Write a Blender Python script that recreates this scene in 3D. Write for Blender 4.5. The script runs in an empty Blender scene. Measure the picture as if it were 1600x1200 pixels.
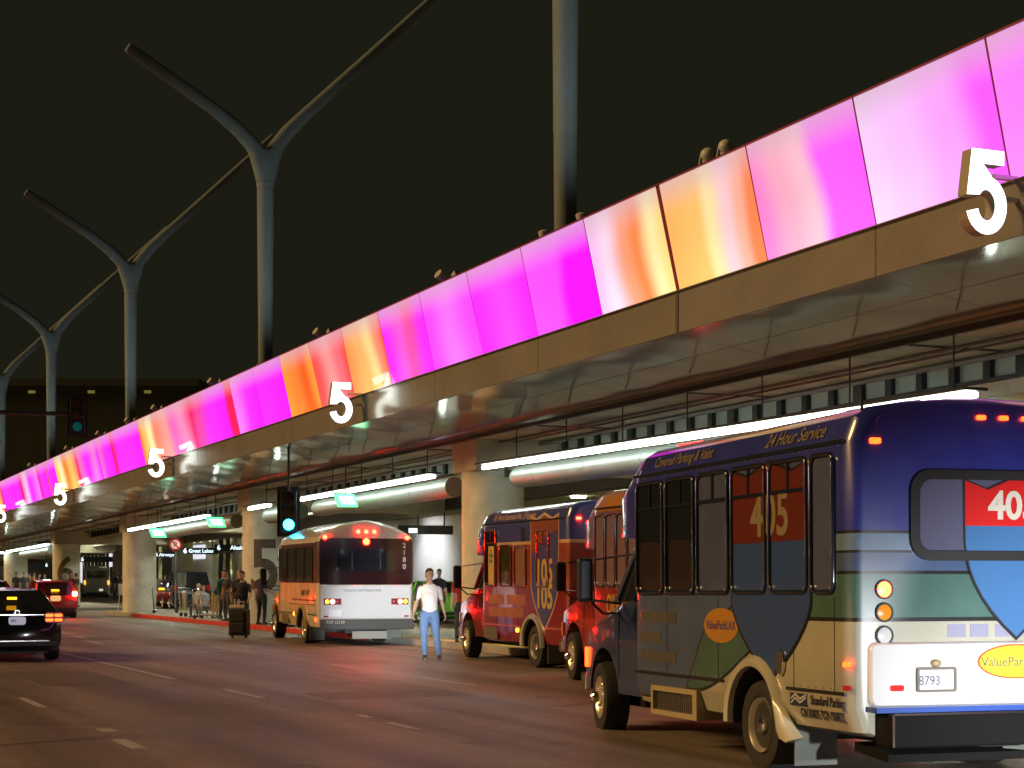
import bpy, bmesh, math, random
from mathutils import Vector, Matrix
random.seed(5)
R = math.radians
scene = bpy.context.scene
COL = scene.collection

# ------------------------------------------------------------------ camera, sky, light, exposure
cam_d = bpy.data.cameras.new('camera'); cam = bpy.data.objects.new('camera', cam_d); COL.objects.link(cam)
cam.location = (0, 0, 1.64); cam.rotation_euler = (R(90), 0, 0)
cam_d.sensor_width = 36; cam_d.lens = 36 * 2750 / 1600; cam_d.shift_y = 302 / 1600
cam_d.clip_start = 0.1; cam_d.clip_end = 3000
scene.camera = cam
w = bpy.data.worlds.new('World'); scene.world = w; w.use_nodes = True
w.node_tree.nodes['Background'].inputs[0].default_value = (0.0110, 0.0113, 0.0064, 1)
w.node_tree.nodes['Background'].inputs[1].default_value = 1.0
sun_d = bpy.data.lights.new('street_glow', 'SUN'); sun_d.energy = 2.6; sun_d.angle = R(14); sun_d.color = (1.0, 0.58, 0.22)
sun = bpy.data.objects.new('street_glow', sun_d); COL.objects.link(sun)
sun.rotation_euler = Vector((0.93, 0.06, -0.47)).to_track_quat('-Z', 'Y').to_euler()
vs = scene.view_settings; vs.view_transform = 'Standard'; vs.look = 'None'; vs.exposure = 0; vs.gamma = 1

# ------------------------------------------------------------------ road frame: s along the road, L across it
CT, ST = 0.9157, 0.4019
def SL(s, L, z=0.0): return Vector((-ST * s + CT * L, CT * s + ST * L, z))
SLOPE = 0.01132                                    # the upper deck falls gently away
def DK(s, L, a): return SL(s, L, 1.64 + a - SLOPE * s)
ROADANG = math.atan2(CT, -ST)                      # heading of +s

# ------------------------------------------------------------------ materials
MATS = {}
def srgb(r, g, b):
    f = lambda c: (c / 255 / 12.92) if c / 255 <= .04045 else ((c / 255 + .055) / 1.055) ** 2.4
    return (f(r), f(g), f(b))
def mat(name, col=(.5, .5, .5), rough=.5, metal=0, em=None, es=1, coat=0, bump=None, var=None, spec=None, trans=0, alpha=None):
    if name in MATS: return MATS[name]
    m = bpy.data.materials.new(name); m.use_nodes = True; nt = m.node_tree
    p = nt.nodes['Principled BSDF']
    p.inputs['Base Color'].default_value = (*col, 1); p.inputs['Roughness'].default_value = rough
    p.inputs['Metallic'].default_value = metal
    if coat: p.inputs['Coat Weight'].default_value = coat; p.inputs['Coat Roughness'].default_value = .06
    if spec is not None: p.inputs['Specular IOR Level'].default_value = spec
    if trans: p.inputs['Transmission Weight'].default_value = trans
    if em: p.inputs['Emission Color'].default_value = (*em, 1); p.inputs['Emission Strength'].default_value = es
    tc = None
    if var or bump:
        tc = nt.nodes.new('ShaderNodeTexCoord')
    if var:   # (scale, amount)
        sc, am = var
        n = nt.nodes.new('ShaderNodeTexNoise'); n.inputs['Scale'].default_value = sc; n.inputs['Detail'].default_value = 6; n.inputs['Roughness'].default_value = .65
        nt.links.new(tc.outputs['Object'], n.inputs['Vector'])
        mr = nt.nodes.new('ShaderNodeMapRange'); mr.inputs[1].default_value = .3; mr.inputs[2].default_value = .7; mr.inputs[3].default_value = 1 - am; mr.inputs[4].default_value = 1 + am
        nt.links.new(n.outputs[0], mr.inputs[0])
        mx = nt.nodes.new('ShaderNodeMix'); mx.data_type = 'RGBA'; mx.blend_type = 'MULTIPLY'; mx.inputs[0].default_value = 1
        mx.inputs[6].default_value = (*col, 1); nt.links.new(mr.outputs[0], mx.inputs[7]); nt.links.new(mx.outputs[2], p.inputs['Base Color'])
    if bump:  # (scale, strength, distance)
        n2 = nt.nodes.new('ShaderNodeTexNoise'); n2.inputs['Scale'].default_value = bump[0]; n2.inputs['Detail'].default_value = bump[3] if len(bump) > 3 else 4
        nt.links.new(tc.outputs['Object'], n2.inputs['Vector'])
        b = nt.nodes.new('ShaderNodeBump'); b.inputs['Strength'].default_value = bump[1]; b.inputs['Distance'].default_value = bump[2]
        nt.links.new(n2.outputs[0], b.inputs['Height']); nt.links.new(b.outputs[0], p.inputs['Normal'])
    MATS[name] = m
    return m

# ------------------------------------------------------------------ mesh builder
class MB:
    def __init__(s): s.v = []; s.f = []; s.mi = []; s.m = 0
    def add(s, vs_, fs_):
        o = len(s.v); s.v += [Vector(p) for p in vs_]
        for f in fs_: s.f.append([i + o for i in f]); s.mi.append(s.m)
        return s
    def box(s, a, b, M=None):
        (x0, y0, z0), (x1, y1, z1) = a, b
        vs_ = [(x0, y0, z0), (x1, y0, z0), (x1, y1, z0), (x0, y1, z0), (x0, y0, z1), (x1, y0, z1), (x1, y1, z1), (x0, y1, z1)]
        if M is not None: vs_ = [M @ Vector(p) for p in vs_]
        return s.add(vs_, [(0, 3, 2, 1), (4, 5, 6, 7), (0, 1, 5, 4), (1, 2, 6, 5), (2, 3, 7, 6), (3, 0, 4, 7)])
    def hexa(s, vs_):
        return s.add(vs_, [(0, 3, 2, 1), (4, 5, 6, 7), (0, 1, 5, 4), (1, 2, 6, 5), (2, 3, 7, 6), (3, 0, 4, 7)])
    def loft(s, rings, cap=True, closed=True):
        n = len(rings[0]); o = len(s.v)
        for r in rings: s.v += [Vector(p) for p in r]
        for i in range(len(rings) - 1):
            for j in range(n if closed else n - 1):
                k = (j + 1) % n
                s.f.append([o + i * n + j, o + i * n + k, o + (i + 1) * n + k, o + (i + 1) * n + j]); s.mi.append(s.m)
        if cap:
            s.f.append([o + j for j in range(n)][::-1]); s.mi.append(s.m)
            s.f.append([o + (len(rings) - 1) * n + j for j in range(n)]); s.mi.append(s.m)
        return s
    def tube(s, p0, p1, r0, r1=None, n=12, flat=1.0, ref=None):
        p0, p1 = Vector(p0), Vector(p1); r1 = r0 if r1 is None else r1
        return s.path([p0, p1], [r0, r1], n, flat, ref)
    def path(s, pts, rad, n=10, flat=1.0, ref=None):
        pts = [Vector(p) for p in pts]
        if not hasattr(rad, '__len__'): rad = [rad] * len(pts)
        rings = []; 
        up = Vector(ref) if ref else None
        for i, p in enumerate(pts):
            t = (pts[min(i + 1, len(pts) - 1)] - pts[max(i - 1, 0)]).normalized()
            if up is None: up = t.orthogonal().normalized()
            a = (up - t * up.dot(t))
            if a.length < 1e-5: a = t.orthogonal()
            a.normalize(); b = t.cross(a)
            up = a if ref is None else Vector(ref)
            r = rad[i]
            rx, ry = (r if hasattr(r, '__len__') else (r * flat, r))
            rings.append([p + a * math.cos(2 * math.pi * k / n) * rx + b * math.sin(2 * math.pi * k / n) * ry for k in range(n)])
        return s.loft(rings)
    def lathe(s, prof, M=None, n=24):   # prof: (x along axis, r); axis local x
        rings = []
        for x, r in prof:
            ring = [Vector((x, r * math.cos(2 * math.pi * k / n), r * math.sin(2 * math.pi * k / n))) for k in range(n)]
            rings.append([M @ p for p in ring] if M is not None else ring)
        return s.loft(rings)
    def prism(s, poly, O, U, V, N, t0, t1):   # poly (u,v) extruded along N from t0 to t1
        O, U, V, N = map(Vector, (O, U, V, N)); n = len(poly)
        a = [O + U * p[0] + V * p[1] + N * t0 for p in poly]; b = [O + U * p[0] + V * p[1] + N * t1 for p in poly]
        o = len(s.v); s.v += a + b
        s.f.append([o + i for i in range(n)][::-1]); s.mi.append(s.m); s.f.append([o + n + i for i in range(n)]); s.mi.append(s.m)
        for i in range(n):
            j = (i + 1) % n; s.f.append([o + i, o + j, o + n + j, o + n + i]); s.mi.append(s.m)
        return s
    def ring(s, outer, inner, O, U, V, N, t0, t1):   # frame between two loops
        O, U, V, N = map(Vector, (O, U, V, N)); n = len(outer); o = len(s.v)
        P = lambda p, t: O + U * p[0] + V * p[1] + N * t
        for lp, t in ((outer, t0), (outer, t1), (inner, t1), (inner, t0)): s.v += [P(p, t) for p in lp]
        for a, b in ((0, 1), (1, 2), (2, 3), (3, 0)):
            for i in range(n):
                j = (i + 1) % n
                s.f.append([o + a * n + i, o + a * n + j, o + b * n + j, o + b * n + i]); s.mi.append(s.m)
        return s
    def ball(s, c, r, n=12, m=8, sc=(1, 1, 1)):
        c = Vector(c); rings = []
        for i in range(1, m):
            t = math.pi * i / m
            rings.append([c + Vector((sc[0] * r * math.sin(t) * math.cos(2 * math.pi * k / n), sc[1] * r * math.sin(t) * math.sin(2 * math.pi * k / n), sc[2] * r * math.cos(t))) for k in range(n)])
        return s.loft(rings)
    def build(s, name, mats, parent=None, smooth=False, bevel=0, sharp=35):
        me = bpy.data.meshes.new(name); me.from_pydata([tuple(v) for v in s.v], [], s.f)
        mats = mats if isinstance(mats, (list, tuple)) else [mats]
        for m in mats: me.materials.append(m)
        me.polygons.foreach_set('material_index', s.mi)
        bm = bmesh.new(); bm.from_mesh(me); bmesh.ops.recalc_face_normals(bm, faces=bm.faces)
        if bevel:
            es = [e for e in bm.edges if len(e.link_faces) == 2 and e.calc_face_angle(0) > R(30)]
            bmesh.ops.bevel(bm, geom=es, offset=bevel, segments=2, affect='EDGES', profile=.5, clamp_overlap=True)
        if smooth:
            for f in bm.faces: f.smooth = True
            for e in bm.edges:
                if len(e.link_faces) == 2 and e.calc_face_angle(0) > R(sharp): e.smooth = False
        bm.to_mesh(me); bm.free()
        o = bpy.data.objects.new(name, me); COL.objects.link(o)
        if parent: o.parent = parent
        return o

def tag(o, label=None, cat=None, group=None, kind=None):
    if label: o['label'] = label
    if cat: o['category'] = cat
    if group: o['group'] = group
    if kind: o['kind'] = kind
    return o
def empty(name, loc, rz=0, label=None, cat=None, group=None, pitch=0):
    o = bpy.data.objects.new(name, None); COL.objects.link(o); o.location = loc
    o.rotation_euler = (0, pitch, rz); o.empty_display_size = .2
    return tag(o, label, cat, group)
def rr(w_, h_, r, n=5):
    p = []
    for cx, cy, a0 in ((w_ / 2 - r, h_ / 2 - r, 0), (-w_ / 2 + r, h_ / 2 - r, 90), (-w_ / 2 + r, -h_ / 2 + r, 180), (w_ / 2 - r, -h_ / 2 + r, 270)):
        for k in range(n + 1):
            a = R(a0 + 90 * k / n); p.append((cx + r * math.cos(a), cy + r * math.sin(a)))
    return p
def ell(rx, ry, n=28): return [(rx * math.cos(2 * math.pi * k / n), ry * math.sin(2 * math.pi * k / n)) for k in range(n)]
def text(name, body, size, m, parent, O, U, V, depth=.004, bold=0.0, sx=1.0, shear=0, align='CENTER', spacing=1.0):
    cu = bpy.data.curves.new('tmp', 'FONT'); cu.body = body; cu.size = size; cu.extrude = depth / 2; cu.offset = bold * size
    cu.align_x = align; cu.align_y = 'CENTER'; cu.shear = shear; cu.space_character = spacing; cu.resolution_u = 4
    t = bpy.data.objects.new('tmp', cu); COL.objects.link(t)
    dg = bpy.context.evaluated_depsgraph_get()
    me = bpy.data.meshes.new_from_object(t.evaluated_get(dg)); me.name = name
    bpy.data.objects.remove(t); bpy.data.curves.remove(cu)
    U, V = Vector(U).normalized(), Vector(V).normalized(); N = U.cross(V)
    M = Matrix(((U.x, V.x, N.x, O[0]), (U.y, V.y, N.y, O[1]), (U.z, V.z, N.z, O[2]), (0, 0, 0, 1))) @ Matrix.Diagonal((sx, 1, 1, 1))
    me.transform(M); me.materials.clear(); me.materials.append(m)
    o = bpy.data.objects.new(name, me); COL.objects.link(o)
    if parent: o.parent = parent
    return o
def boolean(o, cutters):
    for c in cutters:
        c.parent = o.parent; md = o.modifiers.new('b', 'BOOLEAN'); md.object = c; md.operation = 'DIFFERENCE'; md.solver = 'EXACT'
    dg = bpy.context.evaluated_depsgraph_get()
    me = bpy.data.meshes.new_from_object(o.evaluated_get(dg)); o.modifiers.clear(); old = o.data; o.data = me; me.name = old.name
    for c in cutters: bpy.data.objects.remove(c)

# common materials
concrete = mat('concrete', (.36, .35, .31), .8, var=(1.2, .22), bump=(14, .25, .02))
colconc = mat('column_concrete', (.58, .57, .47), .75, var=(1.6, .22), bump=(20, .15, .01))
slabconc = mat('slab_concrete', (.46, .42, .31), .85, var=(.8, .35), bump=(9, .3, .03))
metal_dark = mat('dark_metal', (.03, .03, .03), .45, .3)
black = mat('black_plastic', (.015, .015, .016), .4)
rubber = mat('rubber', (.02, .02, .02), .75)
chrome = mat('chrome', (.75, .75, .74), .14, 1)
steel = mat('steel', (.5, .5, .5), .35, .9)
glass = mat('dark_glass', (.012, .014, .016), .04, 0, coat=.6)
white_p = mat('white_paint', (.72, .72, .70), .3, coat=.5)

# ================================================================== GROUND
def asphalt():
    m = bpy.data.materials.new('asphalt'); m.use_nodes = True; nt = m.node_tree; p = nt.nodes['Principled BSDF']
    tc = nt.nodes.new('ShaderNodeTexCoord')
    def noise(sc, det=5, ro=.6):
        n = nt.nodes.new('ShaderNodeTexNoise'); n.inputs['Scale'].default_value = sc; n.inputs['Detail'].default_value = det; n.inputs['Roughness'].default_value = ro
        nt.links.new(tc.outputs['Object'], n.inputs['Vector']); return n
    a, b, c = noise(.18), noise(2.2), noise(60, 3)
    cr = nt.nodes.new('ShaderNodeValToRGB'); e = cr.color_ramp.elements
    e[0].position = .3; e[0].color = (.150, .120, .092, 1); e[1].position = .72; e[1].color = (.25, .205, .162, 1)
    add = nt.nodes.new('ShaderNodeMath'); add.operation = 'MULTIPLY_ADD'; add.inputs[1].default_value = .5
    nt.links.new(a.outputs[0], add.inputs[0])
    add2 = nt.nodes.new('ShaderNodeMath'); add2.operation = 'MULTIPLY'; add2.inputs[1].default_value = .5; nt.links.new(b.outputs[0], add2.inputs[0])
    nt.links.new(add2.outputs[0], add.inputs[2])
    mixn = nt.nodes.new('ShaderNodeMath'); mixn.operation = 'MULTIPLY_ADD'; mixn.inputs[1].default_value = 1.3; mixn.inputs[2].default_value = -.65
    nt.links.new(c.outputs[0], mixn.inputs[0])
    s2 = nt.nodes.new('ShaderNodeMath'); s2.operation = 'ADD'; nt.links.new(add.outputs[0], s2.inputs[0]); nt.links.new(mixn.outputs[0], s2.inputs[1])
    nt.links.new(s2.outputs[0], cr.inputs[0]); nt.links.new(cr.outputs[0], p.inputs['Base Color'])
    mpg = nt.nodes.new('ShaderNodeMapping'); mpg.inputs['Rotation'].default_value = (0, 0, -ROADANG); nt.links.new(tc.outputs['Object'], mpg.inputs['Vector'])
    mps = nt.nodes.new('ShaderNodeMapping'); mps.inputs['Scale'].default_value = (.035, .75, 1); nt.links.new(mpg.outputs[0], mps.inputs['Vector'])
    tr = nt.nodes.new('ShaderNodeTexNoise'); tr.inputs['Scale'].default_value = 1.6; tr.inputs['Detail'].default_value = 5; nt.links.new(mps.outputs[0], tr.inputs['Vector'])
    trr = nt.nodes.new('ShaderNodeMapRange'); trr.inputs[1].default_value = .36; trr.inputs[2].default_value = .64; trr.inputs[3].default_value = .62; trr.inputs[4].default_value = 1.3; nt.links.new(tr.outputs[0], trr.inputs[0])
    sn = noise(.9, 3); sr = nt.nodes.new('ShaderNodeMapRange'); sr.inputs[1].default_value = .62; sr.inputs[2].default_value = .74; sr.inputs[3].default_value = 1.0; sr.inputs[4].default_value = .55; nt.links.new(sn.outputs[0], sr.inputs[0])
    gr = noise(16, 2); grr = nt.nodes.new('ShaderNodeMapRange'); grr.inputs[1].default_value = .3; grr.inputs[2].default_value = .7; grr.inputs[3].default_value = .80; grr.inputs[4].default_value = 1.2; nt.links.new(gr.outputs[0], grr.inputs[0])
    m1 = nt.nodes.new('ShaderNodeMath'); m1.operation = 'MULTIPLY'; nt.links.new(trr.outputs[0], m1.inputs[0]); nt.links.new(sr.outputs[0], m1.inputs[1])
    m2 = nt.nodes.new('ShaderNodeMath'); m2.operation = 'MULTIPLY'; nt.links.new(m1.outputs[0], m2.inputs[0]); nt.links.new(grr.outputs[0], m2.inputs[1])
    fx_ = nt.nodes.new('ShaderNodeMix'); fx_.data_type = 'RGBA'; fx_.blend_type = 'MULTIPLY'; fx_.inputs[0].default_value = 1; nt.links.new(cr.outputs[0], fx_.inputs[6]); nt.links.new(m2.outputs[0], fx_.inputs[7]); nt.links.new(fx_.outputs[2], p.inputs['Base Color'])
    rr_ = nt.nodes.new('ShaderNodeMapRange'); rr_.inputs[1].default_value = .3; rr_.inputs[2].default_value = .7; rr_.inputs[3].default_value = .42; rr_.inputs[4].default_value = .68
    nt.links.new(a.outputs[0], rr_.inputs[0]); nt.links.new(rr_.outputs[0], p.inputs['Roughness'])
    bp = nt.nodes.new('ShaderNodeBump'); bp.inputs['Strength'].default_value = .5; bp.inputs['Distance'].default_value = .01
    c2 = noise(45, 4); nt.links.new(c2.outputs[0], bp.inputs['Height']); nt.links.new(bp.outputs[0], p.inputs['Normal'])
    return m
ASPH = asphalt()
g = MB(); g.add([(-900, -60, 0), (900, -60, 0), (900, 1500, 0), (-900, 1500, 0)], [(0, 1, 2, 3)])
tag(g.build('road', ASPH), kind='structure')

paint = mat('road_paint', (.42, .41, .38), .6, var=(9, .35))
mk = MB()
def strip(s0, s1, L, wd=.11, z=.004): mk.add([SL(s0, L - wd / 2, z), SL(s1, L - wd / 2, z), SL(s1, L + wd / 2, z), SL(s0, L + wd / 2, z)], [(0, 1, 2, 3)])
def dash(px0, px1, L, wd=.11):
    f = lambda px: L * (CT - ST * (px - 800) / 2750) / (ST + CT * (px - 800) / 2750)
    strip(f(px0), f(px1), L, wd)
dash(97, 272, 6.4); dash(350, 410, 6.5); dash(607, 652, 6.7, .09); dash(560, 578, 6.75, .09)
dash(32, 68, 3.5); dash(184, 218, 3.5, .16); dash(160, 173, 3.6, .16)
dash(655, 743, 10.2, .09); dash(520, 560, 10.2, .09); dash(330, 400, 10.2, .09)
for s_ in (38.2, 41.0): 
    mk.add([SL(s_, 6.4, .004), SL(s_ + .14, 6.4, .004), SL(s_ + .14, 11.5, .004), SL(s_, 11.5, .004)], [(0, 1, 2, 3)])
for k in range(3): strip(44 + k * 4, 46 + k * 4, 8.2 + .3 * k, .2)
for k in range(6): strip(62 + 9 * k, 65 + 9 * k, 6.5); strip(60 + 9 * k, 63 + 9 * k, 10.2)
tag(mk.build('lane_markings', paint), kind='structure')
tar = mat('tar_seal', (.012, .012, .012), .35)
cr_ = MB()
pts = [Vector((-6.5, 15.6)), Vector((-3.9, 18.3)), Vector((-2.3, 19.8)), Vector((-.8, 21.6)), Vector((.6, 22.3)), Vector((1.2, 23.2))]
for a, b in zip(pts, pts[1:]):
    dd = (b - a).normalized(); nn = Vector((-dd.y, dd.x)) * .02
    cr_.add([(a.x - nn.x, a.y - nn.y, .003), (b.x - nn.x, b.y - nn.y, .003), (b.x + nn.x, b.y + nn.y, .003), (a.x + nn.x, a.y + nn.y, .003)], [(0, 1, 2, 3)])
tag(cr_.build('road_crack_seal', tar), kind='structure')

pm = mat('asphalt_patch', (.135, .112, .088), .6, var=(5, .3), bump=(40, .4, .01))
for s0, s1, L0, L1 in ((27, 31.5, 4.2, 5.6), (22.5, 24, 7.2, 9.4), (46, 49, 7.4, 9.2), (34, 35.2, 2.5, 5.5)):
    pb = MB(); pb.add([SL(s0, L0, .002), SL(s1, L0 + .08, .002), SL(s1 - .1, L1, .002), SL(s0 + .05, L1 - .06, .002)], [(0, 1, 2, 3)]); tag(pb.build('road_patch', pm), kind='structure')
def island(s0, s1, L0, L1, name):
    b = MB(); pl = [(s1, L0), (s0, L0), (s0, L1), (s1, L1)]
    for k in range(1, 7):
        a = math.pi * (.5 - k / 7); pl.append((s1 + math.cos(a) * 1.2, (L0 + L1) / 2 + math.sin(a) * (L1 - L0) / 2))
    b.prism([(p[0], p[1]) for p in pl], (0, 0, 0), SL(1, 0), SL(0, 1), (0, 0, 1), 0, .15)
    return tag(b.build(name, mat('pavement_concrete', (.30, .30, .26), .8, var=(2.5, .2), bump=(25, .2, .01)), bevel=.012), kind='structure')
island(4, 79, 14.85, 18.9, 'pavement')
island(88, 175, 14.85, 18.9, 'pavement')
b = MB(); b.prism([(0, 27.5), (320, 27.5), (320, 45), (0, 45)], (0, 0, 0), SL(1, 0), SL(0, 1), (0, 0, 1), 0, .15)
tag(b.build('terminal_pavement', mat('pavement_concrete')), kind='structure')
redp = mat('red_kerb_paint', (.45, .03, .02), .55, var=(4, .35))
b = MB()
for s0, s1 in ((43, 73), (90, 120)):
    b.hexa([SL(s0, 14.842, .01), SL(s1, 14.842, .01), SL(s1, 14.849, .01), SL(s0, 14.849, .01), SL(s0, 14.842, .143), SL(s1, 14.842, .143), SL(s1, 14.849, .143), SL(s0, 14.849, .143)])
    b.add([SL(s0, 14.86, .154), SL(s1, 14.86, .154), SL(s1, 15.0, .154), SL(s0, 15.0, .154)], [(0, 1, 2, 3)])
tag(b.build('red_kerb_marking', redp), kind='structure')
b = MB(); b.add([SL(33, 15.15, .154), SL(43, 15.15, .154), SL(43, 15.5, .154), SL(33, 15.5, .154)], [(0, 1, 2, 3)])
tag(b.build('yellow_kerb_marking', mat('yellow_paint', (.6, .45, .03), .6, var=(5, .2))), kind='structure')

# ================================================================== UPPER DECK
S0, S1 = -14, 175
deck = empty('elevated_roadway', SL(60, 16, 0) * 0, 0, 'elevated roadway with metal soffit and a band of glowing magenta and orange panels', 'overpass')
fasc = mat('fascia_metal', (.40, .38, .35), .18, .50, bump=(.7, .12, .05), var=(.8, .12))
soff = mat('soffit_metal', (.50, .47, .40), .13, .85, bump=(.6, .9, .065, 0), var=(1.2, .15))
def sheet(b, secs, s0, s1, step=None):
    """secs: list of (L,a) open polyline swept along s"""
    n = max(1, int((s1 - s0) / step)) if step else 1
    rings = [[DK(s0 + (s1 - s0) * i / n, L, a) for L, a in secs] for i in range(n + 1)]
    b.loft(rings, cap=True, closed=True)
JOINTS = [15.7, 23.3 - .06, 38.1, 57.2, 75.9, 94.4, 113.2, 132]
def split(s0, s1, step, gap, fn, extra=()):
    """calls fn(a, b) for panels of length step with thin gaps"""
    x = s0
    while x < s1: fn(x + gap / 2, min(x + step, s1) - gap / 2); x += step
b = MB()
split(23.3 - 2.53 * 14, S1, 5.06, .018, lambda a, c: sheet(b, [(12.95, 4.565), (12.95, 3.95), (13.0, 3.95), (13.0, 4.565)], a, c))
b.build('fascia', fasc, deck)
b = MB(); sheet(b, [(12.90, 4.578), (12.90, 4.566), (13.0, 4.566), (13.0, 4.585)], S0, S1); b.build('drip_ledge', fasc, deck)
b = MB()
split(23.3 - 2.53 * 14, S1, 5.06, .012, lambda a, c: (sheet(b, [(12.955, 3.944), (13.89, 3.79), (13.89, 3.808), (12.955, 3.962)], a, c),
      sheet(b, [(13.905, 3.788), (14.87, 3.628), (14.87, 3.646), (13.905, 3.806)], a, c)))
b.build('soffit', soff, deck); b = MB()
split(23.3 - 2.53 * 14, S1, 5.06, .012, lambda a, c: sheet(b, [(14.875, 3.64), (14.875, 3.56), (14.89, 3.56), (14.89, 3.64)], a, c))
b.build('beam_cladding', soff, deck)
b = MB(); sheet(b, [(13.02, 3.97), (14.895, 3.97), (14.895, 3.48), (14.98, 3.48), (14.98, 4.6), (13.02, 4.6)], S0, S1); b.build('edge_beam', metal_dark, deck)
b = MB(); sheet(b, [(14.985, 3.49), (16.96, 3.49), (16.97, 4.4), (14.985, 4.4)], S0, S1); b.build('slab', slabconc, deck)
b = MB(); sheet(b, [(17.0, 3.62), (27.6, 3.62), (27.6, 4.4), (17.0, 4.4)], S0, S1); b.build('inner_slab', slabconc, deck)
b = MB(); sheet(b, [(21.8, 3.60), (21.8, 2.93), (22.3, 2.93), (22.3, 3.60)], S0, S1); b.build('girder', mat('dark_girder', (.05, .045, .03), .7), deck)
for L_ in (18.6, 20.2):
    b = MB(); sheet(b, [(L_, 3.6), (L_, 3.18), (L_ + .45, 3.18), (L_ + .45, 3.6)], S0, S1); b.build('girder', slabconc, deck)
b = MB(); sheet(b, [(16.96, 3.485), (16.96, 3.16), (17.02, 3.16), (17.02, 3.485)], S0, S1); b.build('pale_rail', mat('rail_panel', (.30, .33, .28), .6), deck)
b = MB(); sheet(b, [(16.80, 3.165), (16.80, 3.12), (16.955, 3.12), (16.955, 3.165)], S0, S1); b.build('cable_tray', metal_dark, deck)
k = 0; x = 12.0; far_h = MB()
while x < 112:
    wd = .16 if k % 5 else .24
    t = far_h if k >= 100 else MB()
    t.hexa([DK(x, 16.86, 3.17), DK(x + wd, 16.86, 3.17), DK(x + wd, 16.95, 3.17), DK(x, 16.95, 3.17), DK(x, 16.86, 3.48), DK(x + wd, 16.86, 3.48), DK(x + wd, 16.95, 3.48), DK(x, 16.95, 3.48)])
    if k < 100: t.build('hanger_bracket', metal_dark, deck)
    x += .81; k += 1
tag(far_h.build('hanger_bracket', metal_dark, deck), kind='stuff')
for L_, a_, r_ in ((15.55, 3.43, .03), (15.9, 3.44, .022), (16.55, 3.42, .05), (18.0, 3.5, .07)):
    b = MB(); b.tube(DK(8, L_, a_), DK(120, L_, a_), r_, n=8); b.build('conduit', mat('conduit_grey', (.14, .13, .11), .5, .4), deck)
# deck surface and kerb on top, and the seams (transverse lines) in the slab
b = MB(); sheet(b, [(13.02, 4.62), (27.6, 4.62), (27.6, 4.7), (13.02, 4.7)], S0, S1); b.build('deck_surface', ASPH, deck)
for s_ in [14 + 6.26 * i for i in range(16)]:
    b = MB(); b.hexa([DK(s_, 15.0, 3.47), DK(s_ + .1, 15.0, 3.47), DK(s_ + .1, 16.94, 3.47), DK(s_, 16.94, 3.47), DK(s_, 15.0, 3.487), DK(s_ + .1, 15.0, 3.487), DK(s_ + .1, 16.94, 3.487), DK(s_, 16.94, 3.487)])
    b.build('joint_strip', mat('joint_dark', (.06, .055, .04), .8), deck)

# glowing panels
WH = (255, 235, 250)
def panel_mat(stops, i):
    m = bpy.data.materials.new('light_panel_%02d' % i); m.use_nodes = True; nt = m.node_tree; p = nt.nodes['Principled BSDF']
    p.inputs['Base Color'].default_value = (.04, .02, .04, 1); p.inputs['Roughness'].default_value = .08
    uv = nt.nodes.new('ShaderNodeTexCoord'); sp = nt.nodes.new('ShaderNodeSeparateXYZ'); nt.links.new(uv.outputs['UV'], sp.inputs[0])
    n = nt.nodes.new('ShaderNodeTexNoise'); n.inputs['Scale'].default_value = .9; n.inputs['Detail'].default_value = 0
    mp = nt.nodes.new('ShaderNodeVectorMath'); mp.operation = 'ADD'; mp.inputs[1].default_value = (i * 3.7, i * 1.3, 0); nt.links.new(uv.outputs['UV'], mp.inputs[0]); nt.links.new(mp.outputs[0], n.inputs['Vector'])
    # wobble u a little with v, so the colour columns are soft and uneven
    ma = nt.nodes.new('ShaderNodeMath'); ma.operation = 'MULTIPLY_ADD'; ma.inputs[1].default_value = .36; nt.links.new(n.outputs[0], ma.inputs[0]); 
    sb = nt.nodes.new('ShaderNodeMath'); sb.operation = 'SUBTRACT'; sb.inputs[1].default_value = .18; nt.links.new(sp.outputs[0], sb.inputs[0]); nt.links.new(sb.outputs[0], ma.inputs[2])
    cr = nt.nodes.new('ShaderNodeValToRGB'); cr.color_ramp.interpolation = 'EASE'
    els = cr.color_ramp.elements
    while len(els) < len(stops): els.new(.5)
    for e, (pos, c) in zip(els, stops): e.position = pos
    for e, (pos, c) in zip(els, stops): e.color = (*srgb(*c), 1)
    nt.links.new(ma.outputs[0], cr.inputs[0])
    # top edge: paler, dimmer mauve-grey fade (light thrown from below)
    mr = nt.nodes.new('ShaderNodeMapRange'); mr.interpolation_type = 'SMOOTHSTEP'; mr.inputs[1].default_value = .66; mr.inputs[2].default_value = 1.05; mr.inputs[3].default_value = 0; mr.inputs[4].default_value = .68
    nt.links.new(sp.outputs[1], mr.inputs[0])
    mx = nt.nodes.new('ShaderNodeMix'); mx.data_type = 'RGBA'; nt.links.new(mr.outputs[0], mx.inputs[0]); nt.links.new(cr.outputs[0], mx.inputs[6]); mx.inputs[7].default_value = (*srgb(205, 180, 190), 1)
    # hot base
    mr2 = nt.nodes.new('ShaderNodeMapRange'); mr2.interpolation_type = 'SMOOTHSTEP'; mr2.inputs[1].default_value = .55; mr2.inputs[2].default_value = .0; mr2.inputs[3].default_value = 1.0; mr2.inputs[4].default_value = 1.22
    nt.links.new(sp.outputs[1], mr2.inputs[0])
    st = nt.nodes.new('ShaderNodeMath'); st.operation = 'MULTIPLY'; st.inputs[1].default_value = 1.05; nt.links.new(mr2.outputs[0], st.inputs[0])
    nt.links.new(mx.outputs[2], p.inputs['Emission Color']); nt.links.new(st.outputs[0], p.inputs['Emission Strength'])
    return m
MG, MG2, PK, PW = (255, 40, 250), (250, 20, 255), (255, 110, 190), (255, 190, 245)
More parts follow.
